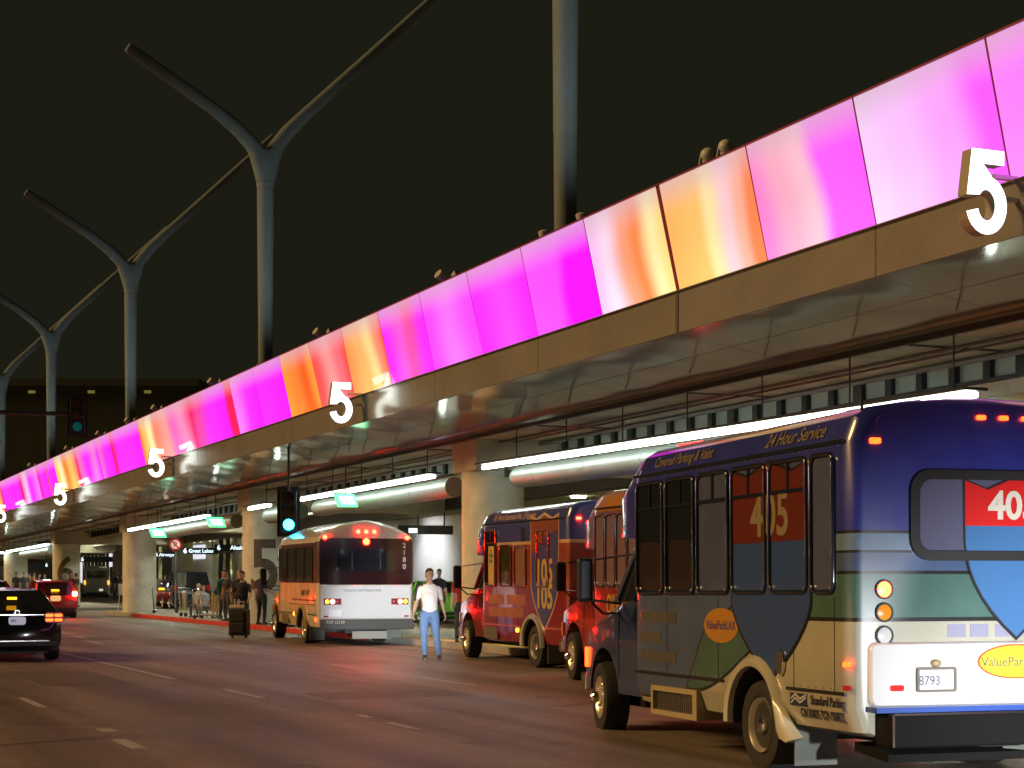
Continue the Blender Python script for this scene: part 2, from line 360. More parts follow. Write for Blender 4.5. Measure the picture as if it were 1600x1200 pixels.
OR, YE, YW, RD, CR, SA = (255, 130, 50), (255, 195, 100), (255, 242, 175), (255, 80, 80), (255, 10, 90), (255, 140, 110)
PAN = {  # k: stops, k counts panels away from the joint at s=23.3 ; u=0 is the far (left) end
 -5: [(0, MG), (.5, PW), (1, MG)], -4: [(0, PW), (.5, PK), (1, MG)],
 -3: [(0, (255, 130, 250)), (.4, (255, 120, 255)), (.8, (255, 60, 255)), (1, (255, 120, 250))],
 -2: [(0, (245, 205, 250)), (.3, (250, 190, 255)), (.65, (255, 160, 255)), (.9, (255, 90, 255))],
 -1: [(0, (255, 130, 205)), (.28, (255, 170, 195)), (.5, (255, 190, 205)), (.68, (255, 95, 250)), (1, (255, 90, 250))],
 0: [(0, (255, 180, 95)), (.33, (255, 192, 105)), (.48, (255, 225, 160)), (.7, (255, 200, 205)), (.87, (255, 175, 150)), (1, (255, 130, 80))],
 1: [(0, (250, 190, 240)), (.22, (255, 215, 238)), (.5, (255, 155, 115)), (.64, (255, 135, 75)), (.86, (255, 232, 165)), (1, (255, 215, 130))],
 2: [(0, (255, 80, 255)), (.5, (250, 75, 255)), (.72, (250, 0, 255)), (1, (250, 0, 255))],
 3: [(0, MG), (.5, (255, 70, 255)), (1, MG)],
 4: [(0, (255, 70, 250)), (.5, (255, 115, 250)), (1, (255, 70, 255))],
 5: [(0, MG), (.4, (255, 90, 215)), (.6, (255, 80, 170)), (1, MG)],
 6: [(0, (255, 150, 80)), (.4, (255, 180, 100)), (.65, (255, 215, 140)), (.85, SA), (1, RD)],
 7: [(0, RD), (.5, (255, 150, 150)), (.8, (255, 110, 120)), (1, RD)],
 8: [(0, (255, 150, 50)), (.4, OR), (.75, (255, 95, 30)), (1, (255, 150, 60))],
 9: [(0, MG), (1, MG2)], 10: [(0, (255, 120, 240)), (.6, MG), (1, MG2)],
 11: [(0, MG), (.6, MG2), (.8, CR), (1, CR)], 12: [(0, CR), (.35, (255, 70, 160)), (1, MG)],
 13: [(0, PK), (.5, (255, 140, 190)), (1, (255, 60, 120))], 14: [(0, SA), (.6, (255, 160, 150)), (1, PK)],
 15: [(0, RD), (.4, YE), (.7, YW), (1, SA)], 16: [(0, MG), (1, MG2)], 17: [(0, CR), (.4, MG), (1, MG)], 18: [(0, PK), (.5, MG), (1, MG2)],
 19: [(0, MG), (.6, (255, 120, 220)), (1, MG)], 20: [(0, CR), (.4, PK), (1, MG)], 21: [(0, OR), (.5, YE), (1, SA)], 22: [(0, YE), (.5, YW), (1, OR)],
 23: [(0, RD), (.3, MG), (1, MG2)], 24: [(0, CR), (.5, MG), (1, MG2)], 25: [(0, MG), (1, (255, 120, 250))], 26: [(0, PK), (.5, PW), (1, MG)]}
cyc = [16, 17, 21, 18, 13, 24, 22, 19, 11]
framem = mat('panel_frame', (.22, .02, .05), .4)
for k in range(-14, 44):
    s0 = 23.3 + 2.53 * k; s1 = s0 + 2.53; g0 = .024; g1 = .024
    if k == 0: g0 = .07
    if k == -1: g1 = .07
    if k == 0: g0 = .07
    # k here: panel spans s0..s1. Nearer joint side is s0; panel k=0 lies beyond the joint
    key = k + 1 if k >= 0 else k + 1
    stops = PAN.get(key) or PAN[cyc[k % 9]]
    me = MB(); me.add([DK(s1 - g1, 12.95, 4.595), DK(s0 + g0, 12.95, 4.595), DK(s0 + g0, 12.60, 6.13), DK(s1 - g1, 12.60, 6.13),
                       DK(s1 - g1, 12.98, 4.60), DK(s0 + g0, 12.98, 4.60), DK(s0 + g0, 12.63, 6.135), DK(s1 - g1, 12.63, 6.135)],
                      [(0, 1, 2, 3), (7, 6, 5, 4), (0, 4, 5, 1), (1, 5, 6, 2), (2, 6, 7, 3), (3, 7, 4, 0)])
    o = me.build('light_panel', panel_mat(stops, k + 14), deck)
    uvl = o.data.uv_layers.new(name='UVMap')
    cor = [(0, 0), (1, 0), (1, 1), (0, 1)]
    vid = {}
    for i, v in enumerate(me.v): vid[i] = cor[i % 4]
    for lp in o.data.loops: uvl.data[lp.index].uv = vid[lp.vertex_index]
b = MB()
sheet(b, [(12.58, 6.132), (12.58, 6.155), (12.66, 6.165), (12.66, 6.14)], S0, S1)
for k in range(-14, 44):
    s_ = 23.3 + 2.53 * k; wd = .06 if k == 0 else .022
    b.hexa([DK(s_ - wd, 12.965, 4.60), DK(s_ + wd, 12.965, 4.60), DK(s_ + wd, 13.06, 4.60), DK(s_ - wd, 13.06, 4.60),
            DK(s_ - wd, 12.61, 6.13), DK(s_ + wd, 12.61, 6.13), DK(s_ + wd, 12.70, 6.13), DK(s_ - wd, 12.70, 6.13)])
b.build('panel_frame', framem, deck)
b = MB(); sheet(b, [(13.07, 4.7), (13.0, 4.7), (12.68, 6.12), (12.72, 6.12)], S0, S1); b.build('panel_backing', metal_dark, deck)
b = MB()
for s_ in (23.3,):
    b.hexa([DK(s_ - .04, 12.935, 3.95), DK(s_ + .04, 12.935, 3.95), DK(s_ + .04, 12.949, 3.95), DK(s_ - .04, 12.949, 3.95),
            DK(s_ - .04, 12.935, 4.55), DK(s_ + .04, 12.935, 4.55), DK(s_ + .04, 12.949, 4.55), DK(s_ - .04, 12.949, 4.55)])
b.build('expansion_joint', mat('joint_metal', (.12, .11, .09), .5, .5), deck)

# ---- number signs "5"
def five():
    p = [(.09, 1), (.56, 1), (.56, .835), (.225, .835), (.2, .665)]
    for i in range(19):
        a = R(110 - 275 * i / 18); p.append((.30 + .30 * math.cos(a), .345 + .345 * math.sin(a)))
    for i in range(17):
        a = R(-165 + 305 * i / 16); p.append((.30 + .135 * math.cos(a), .345 + .185 * math.sin(a)))
    p.append((.015, .455)); return p
FIVE = five()
signw = mat('sign_face', (.8, .85, .82), .4, em=(.86, 1.0, .93), es=2.6)
sidem = mat('sign_side', (.30, .27, .22), .5)
nums = ['largest and nearest, right edge', 'second from the right, beneath orange panels', 'third from the right, beneath pale orange panel', 'fourth from the right', 'smallest, at the left edge']
for i, s_ in enumerate([15.6, 38.0, 57.2, 75.9, 94.4]):
    base = DK(s_, 12.95, 0)
    zb = DK(s_, 0, 3.92).z - .02
    e = empty('number_sign', (DK(s_, 12.40, 0).x, DK(s_, 12.40, 0).y, zb), 0, 'white lit number 5, ' + nums[i], 'number sign', 'lit number signs along the elevated roadway')
    U, V, N = SL(0, 1), Vector((0, 0, 1)), SL(-1, 0)
    sc = .92
    poly = [((x - .3) * sc * .98, y * sc) for x, y in FIVE]
    f_ = MB(); f_.prism(poly, (0, 0, 0), U, V, N, .162, .175); f_.build('lit_face', signw, e)
    f_ = MB(); f_.prism(poly, (0, 0, 0), U, V, N, 0, .16); f_.build('digit_body', sidem, e)
    for zz in (.42, .66):
        f_ = MB(); f_.box((0, -.03, zz), (.36, .03, zz + .05), Matrix.Rotation(math.atan2(U.y, U.x), 4, 'Z') @ Matrix.Translation((.22, 0, 0)))
        f_.build('mounting_bracket', steel, e)
# ---- deck floodlights
for i, (px, L_) in enumerate([(1106, 12.9), (1134, 12.9), (850, 12.9), (909, 12.9), (700, 12.9), (506, 12.9), (338, 12.9), (406, 13.1), (248, 12.9), (160, 12.9), (206, 12.9), (110, 12.9), (52, 12.9)]):
    u = (px - 800) / 2750; s_ = L_ * (CT - ST * u) / (ST + CT * u)
    P = DK(s_, L_, 6.12)
    lab = ['above the pink panel, left ball of the pair', 'above the pink panel, right ball of the pair', 'just left of the base of the tall pole', 'just right of the base of the tall pole', 'above the pale magenta panels', 'above the red panel', 'above the crimson panel',
           'at the foot of the nearest forked pole', 'above the pale orange panel on the left', 'second from the far end group', 'between the two left forked poles', 'third from the left edge', 'nearest the left edge'][i]
    e = empty('floodlight', P, 0, 'small grey floodlight topping the band, ' + lab, 'floodlight', 'floodlights along the top of the band')
    b = MB()
    if i < 2: b.ball((0, 0, .28), .11, 16, 10, (1, 1, .92)); b.tube((0, 0, 0), (0, 0, .2), .03); b.path([(0, 0, .15), (0, 0, .19)], [.07, .09], 14); b.tube((-.1, 0, .28), (-.13, 0, .1), .012); b.tube((.1, 0, .28), (.13, 0, .1), .012)
    elif i in (2, 3, 7): b.path([(0, 0, 0), (0, 0, .08), (0, 0, .18), (0, 0, .24)], [.05, .06, .09, .11], 12); b.ball((0, 0, .24), .1, 12, 8, (1, 1, .4))
    else:
        for sx in (-1, 1):
            b.tube((sx * .06, 0, .16), (sx * .2, -.1, .27), .06, .1); b.tube((0, 0, 0), (sx * .06, 0, .18), .02)
    b.build('lamp_head', mat('flood_head', (.42, .44, .40), .5), e, smooth=True)
    b = MB(); b.box((-.07, -.05, -.02), (.07, .05, .05)); b.build('base', metal_dark, e, bevel=.006)

# ---- forked lamp masts
mastm = mat('mast_paint', (.125, .165, .18), .8, var=(.8, .12)) 
def spot(name, P, T, energy, ang, col=(1, 1, 1), size=.1, blend=.6):
    d_ = bpy.data.lights.new(name, 'SPOT'); d_.energy = energy; d_.spot_size = R(ang); d_.spot_blend = blend; d_.color = col; d_.shadow_soft_size = size
    o_ = bpy.data.objects.new(name, d_); COL.objects.link(o_); o_.location = P
    o_.rotation_euler = (Vector(T) - Vector(P)).to_track_quat('-Z', 'Y').to_euler(); return o_
def V3w(P, n_, a, z): return Vector((P.x + n_.x * a, P.y + n_.y * a, z))
def mast(s_, lab):
    P = DK(s_, 13.6, 4.7); zf = 13.95 - .25 - SLOPE * (s_ - 48)
    e = empty('forked_light_mast', P, 0, lab, 'light mast', 'forked light masts above the elevated roadway')
    h = zf - P.z
    n_ = SL(0, 1)
    def V3(a, z): return (n_.x * a, n_.y * a, z)
    b = MB()
    b.path([V3(0, 0), V3(0, h * .5), V3(0, h - 1.0), V3(0, h - .4), V3(0, h + .02)], [.20, .225, .25, .28, .22], 20)
    b.path([V3(.02, h - 1.1), V3(.12, h - .5), V3(.30, h + .1), V3(.68, h + .62), V3(1.2, h + 1.15), V3(3.3, h + 3.2), V3(5.6, h + 5.5)], [.2, .25, .235, .21, .19, .165, .12], 16, ref=(0, 0, 1))
    b.path([V3(-.02, h - 1.1), V3(-.12, h - .5), V3(-.32, h + .05), V3(-.78, h + .5), V3(-1.4, h + .95), V3(-2.8, h + 1.8), V3(-3.9, h + 2.45)], [.2, .25, .235, .21, .19, .18, .16], 16, ref=(0, 0, 1))
    o_ = b.build('forked_pole', mastm, e, smooth=True)
    md = o_.modifiers.new('r', 'REMESH'); md.mode = 'VOXEL'; md.voxel_size = .055; md.use_smooth_shade = True
    md = o_.modifiers.new('s', 'SMOOTH'); md.iterations = 6; md.factor = .5
    me_ = bpy.data.meshes.new_from_object(o_.evaluated_get(bpy.context.evaluated_depsgraph_get())); o_.modifiers.clear(); o_.data = me_
    b = MB(); b.path([V3(0, -.02), V3(0, .12)], [.34, .34], 16); b.build('base_flange', metal_dark, e)
    b = MB(); b.path([V3(0, h - 1.02), V3(0, h - .98)], [.262, .262], 16); b.build('weld_collar', mat('collar', (.2, .22, .22), .6), e)
    b = MB(); b.box((-.09, -.245, 1.0), (.09, -.20, 1.5)); b.build('access_door', mat('collar'), e, bevel=.01)
    spot('mast_uplight', DK(s_ - 5.5, 12.75, 6.25), V3w(P, n_, 0, zf - 2.0), 620, 62, (.90, 1.0, .93), .12, 1.0)
    return e
mast(28.6, 'tall grey mast rising above the orange panels, its fork out of the picture')
mast(48.3, 'grey mast with a wide V fork, the nearest complete one left of centre')
mast(67.0, 'grey mast with V fork, second one back, top a third from the left edge')
mast(85.6, 'small grey V forked mast third back near the left edge')
mast(103, 'farthest grey mast at the left picture edge with only an arm showing')

# ---- columns
def column(s_, lab, num=None, small=None, L_=15.7, r=.71, top=None):
    P = SL(s_, L_, .15)
    e = empty('support_column', P, 0, lab, 'column', 'round concrete columns under the elevated roadway')
    zt = DK(s_, L_, 2.80).z - .15 if top is None else top
    b = MB(); b.lathe([(0, r + .0), (.04, r), (zt * .33, r), (zt * .66, r), (zt, r)], Matrix.Rotation(R(-90), 4, 'Y'), 48); 
    o = b.build('shaft', colconc, e, smooth=True)
    if L_ < 20:
        b = MB()
        b.hexa([DK(s_ + a, c, z) - P for z in (2.80, 3.60) for a, c in ((-.74, 14.99), (.74, 14.99), (.74, 21.75), (-.74, 21.75))])
        b.build('cap_beam', slabconc, e, bevel=.02)
    def wrap(o_, z0, rad, ang0):
        for v in o_.data.vertices:
            x, zz, dep = v.co.x, v.co.z, -v.co.y
            a = ang0 + x / rad
            rr_ = rad + .004 + max(0, dep)
            v.co = (rr_ * math.cos(a), rr_ * math.sin(a), zz + z0)
    if num:
        cu = text('painted_number', num[0], num[1], mat('number_brown', (.12, .08, .055), .6, var=(6, .25)), e, (0, 0, 0), (1, 0, 0), (0, 0, 1), .003, .018, num[4])
        bm = bmesh.new(); bm.from_mesh(cu.data)
        for k in range(-14, 15):
            bmesh.ops.bisect_plane(bm, geom=bm.verts[:] + bm.edges[:] + bm.faces[:], plane_co=(k * .08, 0, 0), plane_no=(1, 0, 0))
        bm.to_mesh(cu.data); bm.free()
        wrap(cu, num[2], r, num[3])
    if small:
        t = math.atan2(-P.y, -P.x) + .5
        M_ = Matrix.Rotation(t + R(90), 4, 'Z')
        b = MB(); b.box((-.1, -r - .03, 0), (.1, -r - .005, .28), Matrix.Translation((0, 0, 0)) @ M_ @ Matrix.Translation((0, 0, small[1]))); b.build('marker_plate', mat('plate_grey', (.12, .13, .12), .5), e)
        Ux = M_ @ Vector((1, 0, 0)); O = M_ @ Vector((0, -r - .032, small[1] + .14))
        text('marker_text', small[0], .17, mat('marker_ink', (.02, .02, .02), .5), e, O, Ux, (0, 0, 1), .003, .01)
    return e
fa = R(-90 + 10)
column(14.5, 'thick round concrete column at the right edge behind the blue bus')
column(36.85, 'thick round concrete column behind the red shuttle bus, marked 5E', small=('5E', 3.73))
column(55.9, 'thick round concrete column painted with a big number 5', num=('5', 2.35, 1.78, fa - .02, .92))
column(75.5, 'plain round concrete column standing at the end of the red kerb')
column(93.9, 'round concrete column painted with a big number 6', num=('6', 2.05, 1.75, fa - .02, .95))
column(112.4, 'plain round concrete column far left behind the black sedan')
column(131.2, 'farthest round concrete column at the left picture edge')
for s_, lab in ((84.5, 'pale inner column by the terminal front, behind the white bus'), (103.5, 'pale inner column by the terminal front, behind the white bus roof'), (120.0, 'pale inner round column behind the dark SUV'), (141, 'pale inner column behind the silver van'), (165, 'pale inner column far behind the number 6 column')):
    column(s_, lab, L_=27.9, r=.72, top=4.3)

# ---- fluorescent runs, ducts, green lanterns
tubem = mat('fluorescent', (1, 1, 1), .4, em=(.84, 1.0, .90), es=26)
ductm = mat('duct_metal', (.19, .21, .185), .42, .25, var=(1.5, .15))
runs = [(18.6, 35.3, 'longest run, above the blue bus'), (38.2, 48.8, 'second run, above the white bus'), (52.0, 54.5, 'short run in front of the number 5 column'), (59.6, 73.4, 'run between the number 5 column and the plain column'), (94.1, 109.9, 'far left run near the number 6 column'), (111.5, 126, 'farthest run at the left picture edge')]
for s0, s1, lab in runs:
    e = empty('strip_light', DK(s0, 14.8, 2.8), 0, 'white strip light, ' + lab, 'strip light', 'fluorescent strip lights under the deck'); O = e.location
    n = max(1, round((s1 - s0) / 2.4)); st_ = (s1 - s0) / n
    dr = lambda q: -.011 * max(0, 35.3 - q)
    for i in range(n):
        a, c = s0 + i * st_ + .03, s0 + (i + 1) * st_ - .03
        b = MB(); b.tube(DK(a, 14.8, 2.78 + dr(a)) - O, DK(c, 14.8, 2.78 + dr(c)) - O, .042, n=8); b.build('tube', tubem, e)
    b = MB(); b.hexa([DK(a, c, z + dr(a)) - O for z in (2.835, 2.875) for a, c in ((s0, 14.60), (s1, 14.60), (s1, 14.97), (s0, 14.97))]); b.build('housing', metal_dark, e)
    k = s0 + .5
    while k < s1:
        b = MB(); b.tube(DK(k, 14.81, 2.87 + dr(k)) - O, DK(k, 14.81, 3.5) - O, .012, n=6); b.build('hanger', metal_dark, e); k += 2.4
for s0, s1, lab in ((16.5, 34.7, 'in front of the 5E column above the buses'), (38.2, 49.0, 'between the 5E column and the number 5 column'), (50.5, 54.2, 'short piece at the number 5 column'), (57.8, 70.5, 'between the number 5 column and the plain column'), (96, 107, 'beyond the number 6 column')):
    e = empty('air_duct', DK(s0, 15.2, 2.5), 0, 'grey round metal duct under the deck ' + lab, 'duct', 'ducts under the deck'); O = e.location
    dr = lambda q: 2.54 - .010 * max(0, 34.7 - q)
    b = MB(); pts = [DK(s1 - .02, 15.3, dr(s1)) - O]; rad = [.09]
    for dx, rd in ((.06, .16), (.2, .21), (.45, .24)): pts.append(DK(s1 - dx, 15.3, dr(s1)) - O); rad.append(rd)
    pts.append(DK(s0, 15.3, dr(s0)) - O); rad.append(.24)
    b.path(pts, rad, 28, ref=(0, 0, 1)); b.build('duct_shell', ductm, e, smooth=True, sharp=50)
    x = s0 + 2.4
    while x < s1 - .8:
        b = MB(); b.path([DK(x, 15.3, dr(x)) - O, DK(x + .04, 15.3, dr(x)) - O], [.246, .246], 28, ref=(0, 0, 1)); x += 2.4
        b.build('duct_band', mat('band_metal', (.22, .24, .21), .5, .3), e)
greenm = mat('green_lantern', (.1, .6, .3), .3, em=(.12, 1.0, .36), es=1.7)
lensw = mat('lantern_core', (.6, 1, .8), .3, em=(.62, 1.0, .78), es=2.0)
for px, a_, sc, lab in ((540, 2.52, .62, 'nearest one, above the white bus'), (337, 2.50, .66, 'middle one, right of the plain column'), (246, 2.45, .66, 'left one, just right of the plain column')):
    u = (px - 800) / 2750; L_ = 14.6; s_ = L_ * (CT - ST * u) / (ST + CT * u)
    e = empty('green_lantern', DK(s_, L_, a_), math.atan2(CT, -ST) - R(90), 'glowing green hanging lantern, ' + lab, 'lantern', 'green lanterns under the deck')
    b = MB(); b.prism([(-.5 * sc, .17), (.32 * sc, .17), (.52 * sc, -.17), (-.3 * sc, -.17)], (0, 0, 0), (1, 0, 0), (0, 0, 1), (0, 1, 0), -.1, .1); b.build('lantern_body', greenm, e, bevel=.01)
    b = MB(); b.prism([(-.36 * sc, .1), (.24 * sc, .1), (.36 * sc, -.1), (-.22 * sc, -.1)], (0, 0, 0), (1, 0, 0), (0, 0, 1), (0, 1, 0), -.112, -.102); b.build('lantern_core', lensw, e)
    b = MB(); b.box((-.5 * sc, -.12, .172), (.34 * sc, .12, .20)); b.tube((0, 0, .2), (0, 0, .9), .015); b.build('hanger', metal_dark, e)

for s0, s1, lab in ((16, 35, 'nearest'), (38.5, 50, 'second'), (58, 74, 'third'), (77, 92, 'fourth'), (96, 111, 'farthest')):  # unseen strip lights added behind the ducts to brighten the deck underside
    e = empty('added_ceiling_light', DK(s0, 19.6, 3.5), 0, lab + ' added ceiling strip light between the deck beams, hidden behind the ducts', 'strip light', 'added strip lights between the deck beams'); O = e.location
    b = MB(); b.tube(DK(s0, 19.6, 3.46) - O, DK(s1, 19.6, 3.46) - O, .05, n=8); b.build('tube', mat('added_tube', (1, 1, 1), .4, em=(.95, 1.0, .86), es=55), e)
    b = MB(); b.hexa([DK(a, c, z) - O for z in (3.52, 3.57) for a, c in ((s0, 19.5), (s1, 19.5), (s1, 19.7), (s0, 19.7))]); b.build('housing', metal_dark, e)
# ---- red sign on the duct behind the blue bus
u = (1078 - 800) / 2750; L_ = 14.86; s_ = L_ * (CT - ST * u) / (ST + CT * u); Pp = DK(s_, L_, 2.48)
e = empty('red_sign', Pp, 0, 'small glowing red sign hung under the strip light behind the blue bus roof', 'sign')
U = SL(-1, 0); 
b = MB(); b.prism([(-.42, -.12), (.42, -.12), (.42, .12), (-.42, .12)], (0, 0, 0), U, (0, 0, 1), U.cross(Vector((0, 0, 1))), -.03, .0); b.build('sign_box', mat('red_sign', (.5, 0, 0), .4, em=(1, .015, .01), es=1.5), e)
N_ = U.cross(Vector((0, 0, 1)))
text('sign_text', 'BUS', .13, mat('sign_text_lit', (1, .8, .8), .4, em=(1, .75, .75), es=1.2), e, N_ * .003 + Vector((0, 0, .0)), U, (0, 0, 1), .004, .02)

# ================================================================== TERMINAL, CANOPY
term = empty('terminal_building', (0, 0, 0), 0, 'lit terminal front behind the columns, pale walls and dark glazed bays', 'building')
def W3(s0, s1, L0, L1, z0, z1): return [SL(a, c, z) for z in (z0, z1) for a, c in ((s0, L0), (s1, L0), (s1, L1), (s0, L1))]
walls = mat('terminal_wall', (.66, .66, .62), .6)
b = MB(); b.hexa(W3(40, 101, 31, 31.4, .15, 4.6)); b.hexa(W3(124, 132, 31, 31.4, .15, 4.2)); b.build('wall', walls, term)
b = MB(); b.hexa(W3(10, 300, 22.4, 36, 4.65, 4.8)); b.build('canopy_ceiling', mat('canopy', (.42, .41, .22), .7), term)
for q in ((132, 140, 30.9, 31.3, .15, 4.5), (152, 156, 30.9, 31.3, .15, 4.3), (8, 40, 31, 31.4, .15, 4.6)):
    b = MB(); b.hexa(W3(*q)); b.build('dark_wall', mat('dark_wall', (.05, .05, .05), .6), term)
inner = bpy.data.materials.new('lit_interior'); inner.use_nodes = True; nt = inner.node_tree; p = nt.nodes['Principled BSDF']
tc = nt.nodes.new('ShaderNodeTexCoord'); vo = nt.nodes.new('ShaderNodeTexVoronoi'); vo.inputs['Scale'].default_value = .55; nt.links.new(tc.outputs['Object'], vo.inputs['Vector'])
no = nt.nodes.new('ShaderNodeTexNoise'); no.inputs['Scale'].default_value = .7; no.inputs['Detail'].default_value = 5; nt.links.new(tc.outputs['Object'], no.inputs['Vector'])
cr = nt.nodes.new('ShaderNodeValToRGB'); els = cr.color_ramp.elements
els[0].position = .40; els[0].color = (.02, .02, .012, 1); els[1].position = .66; els[1].color = (1.0, .98, .62, 1)
x_ = els.new(.53); x_.color = (.22, .2, .07, 1)
nt.links.new(no.outputs[0], cr.inputs[0]); nt.links.new(cr.outputs[0], p.inputs['Emission Color']); p.inputs['Emission Strength'].default_value = 1.3; p.inputs['Base Color'].default_value = (.05, .05, .04, 1)
b = MB(); b.hexa(W3(101, 300, 34.5, 34.8, .15, 4.6)); b.build('lit_interior', inner, term)
b = MB()
s_ = 101.0
while s_ < 240:
    if not (123 < s_ < 141 or 151 < s_ < 157): b.hexa(W3(s_, s_ + .35, 31, 31.25, .15, 4.6))
    s_ += 1.9
b.hexa(W3(101, 240, 31.02, 31.2, 3.3, 3.6)); b.build('mullions', metal_dark, term)
for k in range(26):
    s_ = 42 + 7.3 * k + (k * 37 % 5) * .5
    c = SL(s_, 25.2 + (k % 3) * 1.6, 4.63); b = MB(); b.path([c, c + Vector((0, 0, -.05))], [.28, .28], 12)
    b.build('downlight', mat('downlight', (1, 1, 1), .5, em=(1, .95, .72), es=40), term)
for s0, s1, z0, z1 in ((126.0, 131.5, 3.0, 4.0), (159, 162, 2.6, 3.8), (176, 180, 1, 3.6)):
    b = MB(); b.hexa(W3(s0, s1, 30.90, 30.97, z0, z1))
    b.build('lit_panel', mat('lit_panel', (.8, .8, .8), .5, em=(.86, .88, 1.0), es=.85), term)
for s0, z0, h_, wd in ((112.5, 1.9, .9, 1.5), (117.2, 1.9, .8, .9), (114.6, 2.1, .5, 1.2)):
    b = MB(); b.hexa(W3(s0, s0 + wd, 31.3, 31.4, z0, z0 + h_))
    b.build('shop_light', mat('shop_light', (.8, .7, .1), .5, em=(1, .72, .08), es=1.6), term)

spot('wall_washer', SL(80.2, 27.2, 4.5), SL(80.2, 31, 2.3), 7000, 85, (.88, .9, 1.0), .3, .9)
spot('wall_washer', SL(86.5, 27.2, 4.5), SL(86.5, 31, 2.3), 3000, 85, (1, .98, .8), .3, .9)
spot('following_car_headlight', (4.7, 7.6, .72), (3.7, 13.4, .55), 1900, 48, (.95, .97, 1.0), .07, 1.0)
spot('following_car_headlight', (6.0, 8.0, .72), (4.9, 13.7, .55), 1900, 48, (.95, .97, 1.0), .07, 1.0)
spot('approaching_car_headlight', (-.8, 16, .70), (-3.0, 43, .80), 34000, 8.5, (.88, .93, 1.0), .06, .9)
signb = mat('hang_sign', (.015, .02, .025), .4)
lit = mat('lit_letters', (.8, .9, 1), .4, em=(.75, .95, 1.0), es=1.5)
def hangsign(px, py, Y, wd, ht, items, lab, facing=None):
    X = (px - 800) / 2750 * Y; z = 1.64 + (902 - py) / 2750 * Y
    e = empty('hanging_sign', (X, Y, z), R(14), lab, 'sign', 'hanging airline signs along the terminal')
    b = MB(); b.box((-wd / 2, -.06, -ht / 2), (wd / 2, .06, ht / 2)); b.build('sign_board', signb, e, bevel=.01)
    b = MB(); 
    for sx in (-.35, .35): b.tube((sx * wd, 0, ht / 2), (sx * wd, 0, ht / 2 + .55), .03)
    b.build('hanger', metal_dark, e)
    for body, x, size in items: text('sign_text', body, size, lit, e, (x, -.064, 0), (1, 0, 0), (0, 0, 1), .004, .02)
hangsign(311, 861, 92, 1.95, .34, [('6', -.72, .36), ('Great Lakes', .1, .26)], 'black hanging sign reading 6 Great Lakes above the dark SUV')
hangsign(364, 856, 92, 1.9, .34, [('6', -.74, .36), ('Alaska', .25, .3)], 'black hanging sign with a 6 and Alaska, beside the number 5 column')
hangsign(255, 867, 100, 1.3, .3, [('US Airways', 0, .26)], 'black hanging sign with white airline name right of the plain column')
hangsign(150, 874, 120, 2.2, .36, [('6', -.9, .36)], 'black hanging sign with a 6 left of the plain column above the silver van')
hangsign(50, 883, 125, 2.8, .3, [('6', 1.0, .34)], 'black hanging sign far left between the two leftmost columns')
# sign above the man
e = empty('directional_sign', ((670 - 800) / 2750 * 60, 60, 1.64 + (902 - 828) / 2750 * 60), R(18), 'long dark hanging board with one white lit square, above the white shirted man', 'sign')
b = MB(); b.box((-1.1, -.05, -.15), (.85, .05, .15)); b.build('sign_board', mat('board_dk', (.06, .065, .05), .5), e, bevel=.01)
b = MB(); b.box((-.72, -.06, -.11), (-.42, -.052, .05)); b.build('lit_square', lit, e)
b = MB(); b.tube((-.38, 0, .15), (-.38, 0, .75), .025); b.build('hanger', metal_dark, e); b = MB(); b.tube((.55, 0, .15), (.55, 0, .75), .025); b.build('hanger', metal_dark, e)
# round prohibition sign
X = (274 - 800) / 2750 * 84
e = empty('prohibition_sign', (X, 84, .15), R(10), 'small round white sign with red ring on a post right of the plain column', 'road sign')
b = MB(); b.tube((0, 0, 0), (0, 0, 3.4), .035); b.build('post', steel, e)
b = MB(); b.prism(ell(.27, .27), (0, -.04, 3.05), (1, 0, 0), (0, 0, 1), (0, -1, 0), 0, .01); b.build('face', mat('sign_white', (.8, .7, .65), .4), e)
b = MB(); b.ring(ell(.29, .29), ell(.21, .21), (0, -.05, 3.05), (1, 0, 0), (0, 0, 1), (0, -1, 0), 0, .008)
b.box((-.26, -.06, -.03), (.26, -.052, .03), Matrix.Translation((0, 0, 3.05)) @ Matrix.Rotation(R(45), 4, 'Y')); b.build('red_ring', mat('sign_red', (.5, .02, .02), .4), e)
text('letter', 'P', .3, black, e, (0, -.055, 3.05), (1, 0, 0), (0, 0, 1), .002, .02)

# ---- far dark building upper left
e = empty('distant_building', (-60, 200, 0), 0, 'dark flat roofed building beyond the deck at upper left with three dim yellow lights', 'building')
b = MB(); b.box((-24, 0, 0), (24, 40, 23.4)); b.build('wall', mat('night_wall', (.06, .07, .065), .9, var=(.15, .2)), e)
b = MB(); b.box((-24.5, -.5, 23.4), (24.5, 40.5, 24.2)); b.build('parapet', mat('night_parapet', (.07, .08, .075), .9), e)
for px in (50, 143, 231):
    b = MB(); xx = (px - 800) / 2750 * 200 + 60; b.box((xx - .38, -.25, 22.55), (xx + .38, -.02, 22.85))
    b.build('wall_light', mat('dim_yellow', (.3, .25, .1), .5, em=(.30, .24, .06), es=.5), e)
